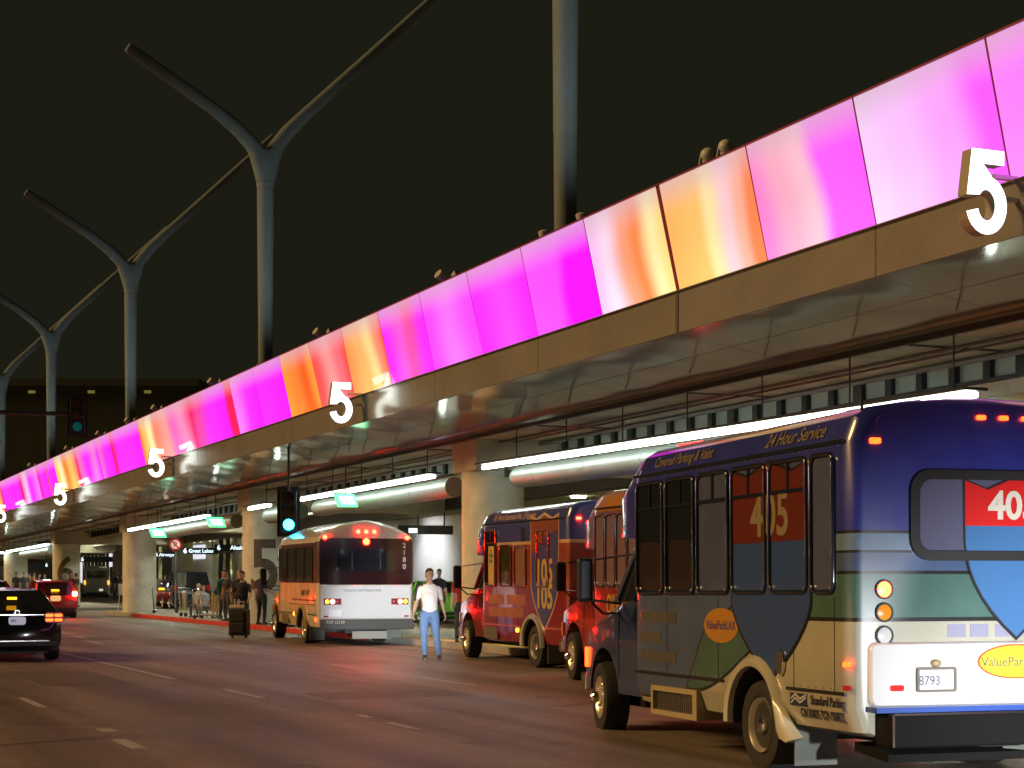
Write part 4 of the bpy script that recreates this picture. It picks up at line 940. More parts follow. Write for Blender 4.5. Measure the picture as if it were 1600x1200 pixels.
b = MB(); b.ball((xr - .06, .515, .965), .045, 12, 8, (.6, 1, .7)); b.build('plate_lamp', mat('plate_lamp_housing', (.35, .28, .14), .4), bus, smooth=True)
b = MB(); b.prism(ell(.34, .135), (xr - .05, -.19, .97), Ur, Vr, (-1, 0, 0), 0, .006); ov = b.build('oval_badge', mat('oval_red_edge', (.55, .12, .02), .35), bus)
b = MB(); b.prism(ell(.325, .122), (xr - .057, -.19, .97), Ur, Vr, (-1, 0, 0), 0, .002); b.build('oval_field', mat('oval_yellow', (.80, .55, .03), .35), ov)
text('badge_text', 'ValueParkLAX', .105, mat('badge_grey', (.10, .13, .12), .5), ov, (xr - .061, -.19, .965), Ur, Vr, .002, .0)
fadr = mat('faded_rear', (.24, .24, .34), .5)
for y0, y1 in ((.38, .22), (.18, .02), (-.04, -.3)): rbox(bus, 'faded_lettering', y0, y1, 1.16, 1.26, fadr, xr - .003, xr)
for z, m_ in ((1.53, redhot), (1.355, amber_off), (1.18, clear)): lamp(bus, 'tail_light', (xr - .0, .93, z), (-1, 0, 0), .062, m_)
for z, m_ in ((1.53, redhot), (1.355, amber_off), (1.18, clear)): lamp(bus, 'tail_light', (xr - .0, -.93, z), (-1, 0, 0), .062, m_)
for y in (.08, -.12, -.32): lamp(bus, 'marker_light', (xr - .005, y, 2.86), (-1, 0, 0), .05, redmid, wd=.075, ht=.035)
lamp(bus, 'marker_light', (xr - .004, 1.0, 2.66), (-1, 0, 0), .05, redmid, wd=.09, ht=.045); lamp(bus, 'marker_light', (xr - .004, -1.0, 2.66), (-1, 0, 0), .05, redmid, wd=.09, ht=.045)
lamp(bus, 'side_marker', (xr + .07, 1.197, .96), (-.25, 1, 0), .05, redmid, wd=.075, ht=.04)
lamp(bus, 'side_marker', (xr + .07, 1.197, .78), (-.25, 1, 0), .05, reddim, wd=.07, ht=.04)
lamp(bus, 'reflector', (xr - .05, .85, .78), (-1, 0, 0), .05, mat('reflector_lit', (.7, .02, .02), .2, em=(1, .02, .02), es=.35), wd=.11, ht=.045)
rbox(bus, 'bumper_trim', 1.08, -1.08, .60, .64, mat('trim_blue', (.03, .08, .35), .3, coat=.5), xr - .16, xr + .05)
rbox(bus, 'rear_bumper', 1.0, -1.0, .34, .595, mat('bumper_black', (.004, .004, .004), .8, spec=.2), xr - .26, xr + .02, .02)
b = MB(); b.box((xr - .262, -1.0, .585), (xr - .25, 1.0, .60)); b.box((xr - .262, .985, .35), (xr - .25, 1.0, .60)); b.build('bumper_edge', chrome, bus)
b = MB(); b.loft([[(-1.2, .9, .26), (-1.2, .5, .26), (-1.2, .5, .33), (-1.2, .9, .33)], [(xr - .1, .95, .22), (xr - .1, -.3, .22), (xr - .1, -.3, .28), (xr - .1, .95, .28)]]); b.build('rear_step', mat('bumper_black'), bus)
b = MB(); b.tube((xr + .1, 1.05, 2.9), (xr + .1, 1.05, 3.06), .012, n=6); b.build('antenna', black, bus)
for k in range(5):
    lamp(bus, 'clearance_light', (2.78 + .66, -.6 + .3 * k, 2.56), (.7, 0, .7), .03, mat('amber_cap', (.6, .3, .02), .3), wd=.08, ht=.04)

# ---------------- orange bus
livor = livery('orange_livery', [([], (.42, .13, .02)), ([(0, .95)], (.30, .018, .010), 0), ([(0, 1.48)], (.16, .075, .085), 0), ([(0, 2.62)], (.42, .17, .02), 0)])
wrapo = mat('orange_wrapped_pane', (.20, .13, .16), .10, coat=.8, bump=(.8, .1, .03))
bus2 = shuttle('shuttle_bus', (3.22, 24.3), math.atan2(.954, -.301), 'orange and red shuttle bus with tall wrapped windows, half hidden by the blue bus', 'shuttle bus', livor, mat('cab_orange', (.28, .022, .012), .2, coat=.9),
    dict(windows=[(2.5 - .45 * k, .42, 1.50, 2.58, 'wrap') for k in range(9)], panes={'wrap': wrapo}, tails=True, transom=(), flare_m=mat('orange_fender', (.45, .18, .03), .3), frame_m=mat('orange_frame', (.07, .03, .03), .2, coat=.6), steer=R(-6)))
text('side_lettering', 'OILPS', .42, yellowtxt, bus2, (1.9, SIDEY + .004, 1.22), Us, Vr, .004, .02, .62)
text('side_lettering', 'JULI', .50, yellowtxt, bus2, (1.9, SIDEY + .004, .84), Us, Vr, .004, .02, .62)

# ---------------- red 105 bus
livred = livery('red_blue_livery', [([], (.22, .008, .006)), ([(0, 1.46)], (.26, .045, .022), 0), ([(0, 2.24)], (.55, .36, .18), 0), ([(0, 2.30)], (.04, .055, .24), 0)])
H3 = math.atan2(.9397, -.342)
bus3 = shuttle('shuttle_bus', (1.50, 32.35), H3, 'red shuttle bus with a blue roof band and a blue 105 shield', 'shuttle bus', livred, mat('cab_red', (.28, .008, .006), .2, coat=.9),
    dict(windows=[(2.28, .66, 1.46, 2.56, 'poster'), (1.42, .66, 1.46, 2.26, 'poster2'), (.62, .62, 1.46, 2.22, 'brown'), (-.55, .62, 1.46, 2.5, 'shieldw')], cap_m=mat('cap_blue', (.05, .07, .30), .2, coat=.8),
         panes={'poster': clearp, 'poster2': mat('busy_pane', (.04, .035, .012), .1, coat=.5, var=(5, .8)), 'brown': mat('brown_pane', (.20, .10, .07), .4), 'shieldw': mat('blue_pane', (.07, .09, .20), .1, coat=.6)}, transom=('poster', 'shieldw'), tails=True,
         frame_m=mat('red_frame', (.18, .02, .015), .25, coat=.5), flare_m=mat('silver_fender', (.55, .55, .50), .3, .4), mould_m=mat('red_mould', (.5, .12, .12), .3), steer=R(-5)))
polyp(bus3, 'poster', [(2.08, 1.5), (2.4, 1.5), (2.4, 2.24), (2.08, 2.24)], mat('poster_yellow', (.52, .36, .10), .5, var=(4, .2)), SIDEY + .008, .003)
text('poster_text', '#\nFREE\nBUS', .10, mat('poster_ink', (.03, .04, .08), .5), bus3, (2.24, SIDEY + .013, 2.05), Us, Vr, .002, .01)
polyp(bus3, 'band_gap', [(.42, 2.30), (.58, 2.30), (.58, 2.56), (.42, 2.56)], black, SIDEY + .001, .004)
polyp(bus3, 'band_window', [(-.0, 2.30), (-.14, 2.30), (-.14, 2.56), (-.0, 2.56)][::-1], mat('lit_slot', (.7, .7, .5), .4, em=(1, .95, .6), es=.5), SIDEY + .001, .004)
s5 = shield_poly(-.62, 1.36, 2.72, .72, 1.6)
shb = polyp(bus3, 'side_shield', offs(s5, .05, (-.62, 1.7)), mat('shield_edge', (.50, .36, .28), .4), SIDEY + .005, .0015)
polyp(bus3, 'shield_field', s5, mat('shield_navy', (.045, .055, .20), .35, coat=.3), SIDEY + .0075, .0015).parent = shb
polyp(bus3, 'shield_crown', [p for p in s5 if p[1] > 2.5][:5] + [(.05, 2.05), (-.3, 2.18), (-.7, 2.38), (-1.29, 2.48)], mat('shield_orange', (.20, .055, .02), .4), SIDEY + .0095, .0015).parent = shb
text('shield_number', '105', .60, yellowtxt, shb, (-.62, SIDEY + .0125, 1.72), Us, Vr, .003, .03, .95)
text('shield_number', '105', .60, yellowtxt, shb, (-.62, SIDEY + .0125, 1.28), Us, Vr, .003, .03, .95)
text('roof_lettering', '101 North Sepulveda Blvd., El Segundo', .17, mat('script_tan', (.50, .33, .26), .5), bus3, (1.05, 1.168, 2.772), Us, Vc, .004, .006, .86, .2)
fadd = mat('faded_gold', (.34, .10, .03), .5, var=(3, .3))
for x0, x1, z in ((1.55, 2.45, 1.22), (.35, 1.35, 1.22), (.45, 2.4, .98)): polyp(bus3, 'faded_lettering', [(x0, z - .09), (x1, z - .09), (x1, z + .09), (x0, z + .09)], fadd, SIDEY + .0002, .003)
polyp(bus3, 'battery_door', [(1.9, .46), (2.66, .46), (2.66, .68), (1.9, .68)], mat('door_grey', (.10, .09, .06), .6), SIDEY - .02, .025)
lamp(bus3, 'side_marker', (.78, SIDEY, .66), (0, 1, 0), .05, amber, wd=.14, ht=.08)
for k in range(3): lamp(bus3, 'clearance_light', (2.78 + .62, -.6 + .6 * k + .2, 2.62), (.7, 0, .7), .03, amber, wd=.10, ht=.05)

# ---------------- white rear, tan sided bus
livwh = livery('white_tan_livery', [([], (.58, .49, .33)), ([(0, 1.50)], (.10, .05, .06), 0), ([(0, 2.50)], (.55, .53, .48), 0)])
H4 = math.atan2(.9455, -.326)
bus4 = shuttle('shuttle_bus', (-4.08, 44.1), H4, 'white and tan park bus with lit red tail lamps, driving away left of the man', 'shuttle bus', livwh, mat('cab_tan', (.55, .38, .18), .25, coat=.7),
    dict(windows=[(2.25, .95, 1.52, 2.40, 'dk'), (1.22, .95, 1.52, 2.40, 'dk'), (.2, .95, 1.52, 2.40, 'dk'), (-.8, .9, 1.52, 2.40, 'dk')], arch=True, panes={'dk': mat('tint_pane', (.045, .04, .05), .08, coat=.6)}, transom=(), flare_m=mat('tan_fender', (.4, .28, .12), .4), rail_m=mat('rail_white', (.6, .58, .52), .4), steer=0))
b = MB(); b.prism(rr(2.28, 1.12, .06), (xr, 0, 2.02), Ur, Vr, (-1, 0, 0), -.04, .008); b.build('rear_dark_panel', mat('maroon_black', (.022, .006, .008), .15, coat=.5), bus4)
b = MB(); b.prism(rr(1.46, .52, .07), (xr, 0, 2.05), Ur, Vr, (-1, 0, 0), .008, .014); rw = b.build('rear_window', glass, bus4)
for y in (-.35, .35):
    b = MB(); b.box((xr - .018, y - .012, 1.82), (xr - .012, y + .012, 2.28)); b.build('divider', black, rw)
b = MB(); b.loft([[(xr + .0, y, z) for y, z in [(-1.12, .64), (1.12, .64), (1.12, 1.45), (-1.12, 1.45)]], [(xr - .02, y, z) for y, z in [(-1.1, .66), (1.1, .66), (1.1, 1.43), (-1.1, 1.43)]]]); b.build('rear_lower_panel', rwhite, bus4)
x2 = xr - .022
for sy in (1, -1):
    rbox(bus4, 'lamp_plate', sy * .62, sy * 1.05, .98, 1.13, mat('lamp_plate_red', (.25, .01, .01), .4), x2 - .01, x2)
    lamp(bus4, 'tail_light', (x2 - .012, sy * .97, 1.055), (-1, 0, 0), .055, amber); lamp(bus4, 'tail_light', (x2 - .012, sy * .84, 1.055), (-1, 0, 0), .06, mat('white_hot', (1, .6, .6), .3, em=(1, .10, .07), es=22)); lamp(bus4, 'tail_light', (x2 - .012, sy * .70, 1.055), (-1, 0, 0), .05, reddim)
    lamp(bus4, 'marker_light', (xr - .015, sy * 1.02, 2.60), (-1, 0, 0), .055, redlamp, bezel=False)
    lamp(bus4, 'reflector', (x2, sy * 1.0, .70), (-1, 0, 0), .05, reddim, wd=.11, ht=.04)
for y in (.2, 0, -.2): lamp(bus4, 'marker_light', (xr - .0, y, 2.74), (-1, 0, 0), .052, redlamp, bezel=False)
lamp(bus4, 'brake_light', (xr - .015, 0, 2.50), (-1, 0, 0), .08, redhot, bezel=False)
text('fleet_number', '2\n1\n8\n0', .17, mat('num_grey', (.45, .42, .42), .5), bus4, (xr - .012, -.95, 2.15), Ur, Vr, .003, .015)
gtx = mat('grey_text', (.18, .18, .20), .5)
text('rear_lettering', 'Century and Sepulveda', .10, gtx, bus4, (x2 - .003, .1, 1.33), Ur, Vr, .003, .01)
text('bumper_text', 'TCP 15159', .10, mat('tan_text', (.5, .45, .35), .5), bus4, (xr - .165, .80, .56), Ur, Vr, .003, .01)
text('side_lettering', "PARK 'N FLY", .20, mat('maroon_text', (.14, .04, .05), .5), bus4, (-.4, SIDEY + .004, 1.25), Us, Vr, .003, .012, .9)
polyp(bus4, 'side_stripe', [(-1.5, 1.06), (1.2, 1.06), (1.2, 1.10), (-1.5, 1.10)], mat('maroon_text'), SIDEY + .0005, .003)
polyp(bus4, 'side_stripe', [(-1.5, .96), (1.6, .96), (1.6, .98), (-1.5, .98)], mat('maroon_text'), SIDEY + .0005, .003)
rbox(bus4, 'rear_bumper', 1.15, -1.15, .38, .63, mat('bumper_grey', (.05, .05, .045), .5), xr - .16, xr + .02, .02)
rbox(bus4, 'licence_plate', .62, .92, .70, .86, platem, x2 - .012, x2)
rbox(bus4, 'tow_plate', .35, -.5, .16, .34, mat('under_plate', (.28, .27, .22), .6), xr - .05, xr + .02)
polyp(bus4, 'battery_door', [(1.6, .46), (2.4, .46), (2.4, .70), (1.6, .70)], mat('door_grey'), SIDEY - .02, .025)
lamp(bus4, 'side_marker', (.95, SIDEY, .72), (0, 1, 0), .05, amber, wd=.10, ht=.09)
lamp(bus4, 'side_marker', (-1.55, SIDEY, .62), (0, 1, 0), .05, redmid, wd=.10, ht=.08)

# ================================================================== CARS
def car(name, P, head, label, cat, paint_m, dims, style='sedan', lights=None, group=None):
    Lc, Wc, Hc = dims; e = empty(name, (P[0], P[1], 0), head, label, cat, group)   # origin: centre of rear bumper on ground, x forward
    hw = Wc / 2
    b = MB()
    if style == 'sedan': st = [(0, .36, .70, .80), (.05, .28, .90, .93), (.25, .2, 1.02, .97), (.9, .2, 1.05, 1.0), (1.5, .2, 1.0, 1.0), (3.1, .2, .98, 1.0), (3.7, .2, .93, .99), (Lc - .3, .22, .78, .95), (Lc - .05, .3, .66, .88), (Lc, .38, .6, .8)]
    else: st = [(0, .36, .78, .86), (.05, .28, 1.0, .95), (.25, .24, 1.08, .99), (.9, .24, 1.08, 1.0), (1.5, .24, 1.06, 1.0), (3.1, .24, 1.04, 1.0), (3.6, .24, 1.02, .99), (Lc - .3, .26, .92, .96), (Lc - .05, .32, .8, .9), (Lc, .4, .7, .82)]
    k_ = 1.0 if style != 'van' else Hc / 1.9
    rings = []
    for x, zb, zt, f in st:
        w_ = hw * f; zt = zt * (Hc / 1.45 if style == 'sedan' else Hc / 1.72 if style == 'suv' else 1.0)
        rings.append([(x, -w_ * .9, zb), (x, -w_, zb + .12), (x, -w_, zb + (zt - zb) * .62), (x, -w_ * .96, zt - .05), (x, -w_ * .86, zt), (x, 0, zt + .02), (x, w_ * .86, zt), (x, w_ * .96, zt - .05), (x, w_, zb + (zt - zb) * .62), (x, w_, zb + .12), (x, w_ * .9, zb)])
    b.loft(rings); body = b.build('body', paint_m, e, smooth=True, sharp=25)
    rw_ = .33 if style == 'sedan' else .36
    xs = (.95, Lc - .95); cut = []
    for x in xs:
        for sy in (-1, 1):
            c = MB(); c.path([(x, sy * hw * .62, rw_), (x, sy * hw * 1.2, rw_)], [rw_ + .06] * 2, 28); cut.append(c.build('cut', black))
    boolean(body, cut)
    zs = (Hc / 1.45 if style == 'sedan' else Hc / 1.72 if style == 'suv' else 1.0)
    zb = 1.0 * zs if style == 'sedan' else 1.05 * zs
    if style == 'sedan': gh = [(.55, zb - .0, .84), (1.35, Hc - .03, .66), (2.2, Hc, .68), (2.75, Hc - .05, .66), (3.65, zb - .05, .82)]
    elif style == 'suv': gh = [(.10, zb, .86), (.42, Hc - .07, .74), (1.6, Hc, .76), (2.7, Hc - .05, .74), (3.55, zb - .03, .84)]
    else: gh = [(.04, zb, .92), (.12, Hc - .12, .84), (1.6, Hc, .86), (3.6, Hc - .05, .84), (4.5, zb, .88)]
    b = MB(); r_ = []
    for x, z, f in gh:
        r_.append([(x, -hw * (.90 if f > .8 else .88), zb - .04), (x, -hw * f, z), (x, hw * f, z), (x, hw * (.90 if f > .8 else .88), zb - .04)])
    b.loft(r_); b.build('glasshouse', paint_m if style == 'van' else glass, e, smooth=True, sharp=20)
    # roof skin and pillars
    b = MB(); rt = []
    for x, z, f in gh[1:4]: rt.append([(x, -hw * f * 1.01, z - .04), (x, -hw * f * .95, z + .012), (x, 0, z + .035), (x, hw * f * .95, z + .012), (x, hw * f * 1.01, z - .04)])
    b.loft(rt); b.build('roof', paint_m, e, smooth=True, sharp=50)
    for sy in (-1, 1):
        for q0, q1, r_p in (((gh[0][0], sy * hw * .87, zb), (gh[1][0], sy * hw * gh[1][2], gh[1][1]), .05), ((gh[4][0], sy * hw * .86, zb - .03), (gh[3][0], sy * hw * gh[3][2], gh[3][1]), .035), ((gh[2][0], sy * hw * .885, zb), (gh[2][0], sy * hw * gh[2][2], gh[2][1]), .035)):
            b = MB(); b.tube(q0, q1, r_p, n=6); b.build('pillar', paint_m, e)
        for x in xs: wheel(e, x, sy * (hw - .12), rw_, sy, .21, False)
        b = MB(); b.box((3.25, sy * (hw + .08) - .09, zb + .0), (3.4, sy * (hw + .08) + .09, zb + .14)); b.build('side_mirror', paint_m, e, bevel=.03)
    if style == 'van':
        b = MB(); b.prism(rr(hw * 1.5, .62, .08), (.075, 0, Hc - .62), Ur, Vr, (-1, 0, 0), -.02, .02); b.build('rear_window', glass, e)
    b = MB(); b.box((-.03, -hw * .82, .30), (.06, hw * .82, .42)); b.build('bumper_insert', black, e, bevel=.01)
    b = MB(); b.box((.3, -hw * .7, .16), (Lc - .3, hw * .7, .3)); b.build('underbody', black, e)
    return e
def carlamp(e, name, y, z, wd, ht, m_, x=-.01, dep=.05):
    b = MB(); b.prism(rr(wd, ht, min(wd, ht) * .3, 3), (x + dep, y, z), Ur, Vr, (-1, 0, 0), 0, dep + .006); return b.build(name, m_, e)
HR = ROADANG
def heading(px): return HR
blackp = mat('car_black', (.008, .008, .014), .12, coat=1)
orl = mat('orange_red_lamp', (.7, .1, .0), .3, em=(1.0, .16, .01), es=3.2)
Y0 = 34.0; sed = car('sedan', ((27 - 800) / 2750 * Y0, Y0), HR - R(1), 'glossy black sedan with lit orange red tail lamps, seen from behind at left', 'car', blackp, (4.85, 1.80, 1.40))
for sy in (1, -1):
    tlm = carlamp(sed, 'tail_light', sy * .70, .855, .36, .20, mat('lamp_shell_red', (.25, .005, .01), .2), .02)
    for z in (.90, .81):
        for y in (.61, .78): carlamp(sed, 'lamp_segment', sy * y, z, .14, .05, orl, -.002).parent = tlm
lp = carlamp(sed, 'licence_plate', 0, .80, .32, .16, mat('plate_lit', (.7, .7, .8), .4, em=(.75, .75, 1.0), es=.35), -.005)
text('plate_text', '6N', .085, ink, lp, (-.016, .07, .80), Ur, Vr, .002, .01, .9)
b = MB(); b.ring(ell(.05, .05, 20), ell(.042, .042, 20), (.035, 0, .955), Ur, Vr, (-1, 0, 0), 0, .03)
for a in (90, 210, 330): b.tube((.015, 0, .955), (.015, .045 * math.cos(R(a)), .955 + .045 * math.sin(R(a))), .004, n=5)
b.build('emblem', chrome, sed)
b = MB(); b.box((-.012, -.5, .905), (.05, .5, .92)); b.build('boot_trim', chrome, sed)
b = MB(); b.box((-.035, -.6, .40), (.0, .6, .415)); b.build('bumper_trim', chrome, sed)
b = MB(); b.box((.80, -.09, 1.20), (.86, .09, 1.25)); b.build('brake_light', mat('amber_spot', (.8, .4, .02), .3, em=(1, .42, .01), es=3), sed)
redcar = mat('car_red', (.30, .01, .01), .2, coat=1)
Y1 = 70.0; rc_ = car('hatchback', ((87 - 800) / 2750 * Y1, Y1), HR - R(3), 'red car with one glaring tail lamp just ahead of the black sedan', 'car', redcar, (4.2, 1.8, 1.52), 'suv')
carlamp(rc_, 'tail_light', -.74, .98, .18, .20, mat('glare_lamp', (1, .3, .1), .3, em=(1, .03, .01), es=160), -.02)
carlamp(rc_, 'tail_light', .74, .98, .18, .20, redlamp, -.02)
carlamp(rc_, 'licence_plate', 0, .80, .40, .22, mat('plate_warm', (.8, .6, .3), .4, em=(1, .55, .2), es=.7), -.02)
carlamp(rc_, 'brake_light', 0, 1.12, .30, .07, mat('amber_spot'), .1, .2)
Y2 = 58.0; c3 = car('sedan', ((-12 - 800) / 2750 * Y2, Y2), HR, 'dark sedan with red glowing roof hidden behind the black sedan', 'car', mat('car_maroon', (.12, .01, .015), .15, coat=1), (4.7, 1.8, 1.52))
for sy in (1, -1): carlamp(c3, 'tail_light', sy * .68, .86, .3, .14, redlamp, -.01)
def place_car(px, Y): return ((px - 800) / 2750 * Y, Y)
suv = car('suv', place_car(300, 86), HR - R(6), 'dark blue black SUV parked behind the luggage carts beneath the hanging sign', 'car', mat('car_darkblue', (.012, .02, .045), .12, coat=1), (4.9, 2.0, 1.95), 'suv')
for sy in (1, -1): carlamp(suv, 'tail_light', sy * .8, 1.12, .18, .3, reddim, .0)
rc2 = car('hatchback', place_car(253, 90), HR - R(4), 'red car with orange lit lamp beside the plain column and dark SUV', 'car', redcar, (4.2, 1.8, 1.5), 'suv')
carlamp(rc2, 'tail_light', .70, .88, .22, .16, mat('lamp_orange', (1, .2, .05), .3, em=(1, .12, .02), es=5), -.02); carlamp(rc2, 'tail_light', -.70, .88, .22, .16, redmid, -.02); carlamp(rc2, 'brake_light', 0, 1.05, .3, .09, mat('amber_spot'), -.0, .1)
van = car('van', place_car(151, 142), HR - R(8), 'tall silver van with amber lamps behind the number 6 column', 'van', mat('van_silver', (.6, .64, .66), .4), (5.6, 2.05, 2.5), 'van')
for sy in (1, -1): carlamp(van, 'tail_light', sy * .93, 1.22, .16, .36, mat('van_amber', (1, .4, .05), .3, em=(1, .35, .04), es=2.2), .0)
carlamp(van, 'licence_plate', -.35, .62, .3, .16, mat('plate_warmw', (.8, .8, .7), .4, em=(1, .9, .8), es=.7), -.02)
grc = car('sedan', place_car(706, 62), HR - R(4), 'bright green car between the man and the red bus', 'car', mat('car_green', (.16, .62, .03), .25, coat=.8), (4.7, 1.85, 1.5))
for sy in (1, -1): carlamp(grc, 'tail_light', sy * .68, .86, .3, .14, reddim, -.01)
dk1 = car('sedan', place_car(236, 104), HR - R(4), 'dark car far behind the plain column', 'car', mat('car_grey', (.03, .03, .03), .15, coat=1), (4.6, 1.8, 1.45))

exec_people = True

# ================================================================== PEOPLE AND LUGGAGE
def seg_dist(p, a, b):
    ab = b - a; t = max(0, min(1, (p - a).dot(ab) / max(1e-9, ab.length_squared))); return (p - (a + ab * t)).length
SKIN = mat('skin', (.42, .24, .16), .5)
def person(P, face, h, lab, shirt, trou, hair, pose='stand', la=(8, 10), ra=(8, 10), shorts=False, sleeves='short', skin=None, shoe=(.03, .025, .02), belly=0.0, detail=.018, longhair=False, group=None, laf=(0, 15), raf=(0, 15), rough=.8, head_turn=0, cap=None):
    """local: faces -Y, left hand +X. la/ra: (outward deg, elbow bend deg); laf/raf: (upper arm forward deg, extra)"""
    e = empty('person', P, face, lab, 'person', group)
    S = h / 1.75; V = Vector
    lean = 0; hipz = .93; 
    if pose == 'sit': hipz = .50
    hip = V((0, .0, hipz)); up = V((0, 0, 1))
    if pose == 'bend': up = V((0, -.62, .78)).normalized()
    fw = V((0, -1, 0)); fw = (fw - up * fw.dot(up)).normalized()
    def T(x, f, z): return hip + V((x, 0, 0)) + fw * f + up * z      # torso frame
    segs = []   # (a, b, label)
    b = MB()
    def ring(c, rx, ry, ux, uy, n=16): return [c + ux * rx * math.cos(2 * math.pi * k / n) + uy * ry * math.sin(2 * math.pi * k / n) for k in range(n)]
    X = V((1, 0, 0))
    tors = [(-.10, .12, .095, 0), (-.02, .172, .118, .0), (.08, .165, .118 + belly * .5, .0 + belly * .5), (.18, .160, .112 + belly, belly), (.30, .172, .118 + belly * .6, belly * .5), (.40, .185, .118, 0), (.48, .182, .10, -.01), (.53, .13, .085, -.01), (.56, .07, .065, .0)]
    b.loft([ring(T(0, f, z), rx, ry, X, fw) for z, rx, ry, f in tors])
    b.path([T(0, 0, .52), T(0, .01, .60), T(0, .025, .66)], [.062, .056, .058], 12)
    # head
    hc = T(0, .045, .735)
    hd = (up * .9 + V((0, 0, 1)) * .1).normalized()
    hf = (Matrix.Rotation(R(head_turn), 3, 'Z') @ fw)
    hs = hf.cross(hd).normalized()
    def H(x, f, z): return hc + hs * x + hf * f + hd * z
    hr = [(-.118, .028, .035, .055), (-.10, .045, .058, .035), (-.07, .058, .075, .018), (-.03, .068, .088, .006), (.02, .074, .096, 0), (.06, .073, .095, -.004), (.095, .058, .075, -.006), (.115, .032, .042, -.008)]
    b.loft([ring(H(0, f, z), rx, ry, hs, hf) for z, rx, ry, f in hr])
    b.hexa([H(-.014, .075, -.035), H(.014, .075, -.035), H(.008, .088, .01), H(-.008, .088, .01), H(-.016, .112, -.032), H(.016, .112, -.032), H(.007, .096, .012), H(-.007, .096, .012)])   # nose
    b.path([H(-.055, .078, .022), H(0, .094, .026), H(.055, .078, .022)], [.012, .013, .012], 8)           # brow
    b.path([H(-.022, .088, -.058), H(.022, .088, -.058)], [.010, .010], 8)                                    # mouth
    for sx in (-1, 1): b.path([H(sx * .070, -.004, -.028), H(sx * .082, -.012, .024)], [.012, .018], 8)     # ears
    segs.append((hc - hd * .10, hc + hd * .10, 'skin')); segs.append((T(0, 0, .58), T(0, .02, .66), 'skin'))
    segs.append((T(-.10, 0, .45), T(.10, 0, .45), 'shirt')); segs.append((T(0, 0, .10), T(0, 0, .45), 'shirt')); segs.append((T(-.08, 0, -.05), T(.08, 0, -.05), 'trou'))
    # legs
    ank = {}
    for sx in (-1, 1):
        hp = T(sx * .092, 0, -.06)
        if pose == 'walk': kn = hp + V((0, -sx * .16, -.41)); an = kn + V((0, .10 if sx > 0 else .22, -.385)); 
        elif pose == 'sit': kn = hp + V((sx * .05, -.42, .02)); an = kn + V((0, .03, -.40))
        elif pose == 'rest': kn = hp + V((.04 if sx > 0 else -.02, -.05 if sx > 0 else 0, -.42)); an = V((.19, -.05, .08)) if sx > 0 else V((-.09, .06, .08))
        elif pose == 'wide': kn = hp + V((sx * .05, -.02, -.42)); an = V((sx * .19, .02, .08))
        else: kn = hp + V((sx * .02, -.02, -.42)); an = V((sx * .125, .03, .08))
        if pose == 'walk': an.z = max(an.z, .08)
        b.path([hp + V((0, 0, .05)), hp + (kn - hp) * .25, hp + (kn - hp) * .6, kn, kn + (an - kn) * .35, kn + (an - kn) * .75, an], [.098, .098, .082, .064, .064, .050, .048], 14)
        segs.append((hp, kn, 'trou')); segs.append((kn, an, 'skin' if shorts else 'trou')); ank[sx] = an
        segs.append((hp, hp + (kn - hp) * .99, 'trou'))
    # arms
    hands = []
    for sx, (ao, el), (af, _) in ((1, la, laf), (-1, ra, raf)):
        sh = T(sx * .185, -.01, .47)
        d0 = V((sx * math.sin(R(ao)), -math.sin(R(af)), -math.cos(R(ao)) * math.cos(R(af)))).normalized()
        eb = sh + d0 * .285
        fwd = V((0, -1, 0)) if el >= 0 else V((0, 1, 0)); a_ = abs(el)
        ax = d0.cross(V((0, -1, 0)) if el >= 0 else V((0, 1, 0)))
        if ax.length < .05: ax = V((sx, 0, 0))
        d1 = Matrix.Rotation(R(a_), 3, ax.normalized()) @ d0
        wr = eb + d1 * .245
        b.path([sh + V((-sx * .04, 0, .0)), sh + d0 * .03, sh + d0 * .15, eb, eb + d1 * .07, wr], [.062, .060, .050, .042, .043, .028], 12)
        mid = sh + d0 * .17
        segs.append((sh, mid if sleeves == 'short' else wr, 'shirt'))
        if sleeves == 'short': segs.append((mid + d0 * .045, eb, 'skin'))
        segs.append((eb if sleeves == 'short' else wr - d1 * .01, wr, 'skin') if sleeves == 'short' else (wr, wr + d1 * .02, 'skin'))
        if sleeves == 'long': segs.append((eb, wr - d1 * .02, 'shirt'))
        hands.append((wr, d1, sx))
    sk = mat('skin_%s' % (skin if skin else 'a'), {'b': (.22, .12, .08), 'c': (.55, .36, .26)}.get(skin, (.40, .23, .15)), .5)
    ms = [sk, mat('cloth_%.3f_%.3f_%.3f' % shirt, shirt, rough, bump=(11, .8, .035)), mat('trouser_%.3f_%.3f_%.3f' % trou, trou, .85, bump=(13, .9, .03)), mat('shoe_%.3f' % shoe[0], shoe, .5)]
    o = b.build('body', ms, e)
    md = o.modifiers.new('r', 'REMESH'); md.mode = 'VOXEL'; md.voxel_size = detail; md.use_smooth_shade = True
    md2 = o.modifiers.new('s', 'SMOOTH'); md2.iterations = 2; md2.factor = .4
    dg = bpy.context.evaluated_depsgraph_get(); me = bpy.data.meshes.new_from_object(o.evaluated_get(dg)); o.modifiers.clear(); o.data = me
    idx = {'skin': 0, 'shirt': 1, 'trou': 2}
    me.materials.clear(); [me.materials.append(m) for m in ms]
    for f in me.polygons:
        c = f.center; best = min(segs, key=lambda q: seg_dist(c, q[0], q[1]) - (.03 if q[2] == 'shirt' else 0)); f.material_index = idx[best[2]]; f.use_smooth = True
    # hands and shoes joined into the body mesh
    q = MB()
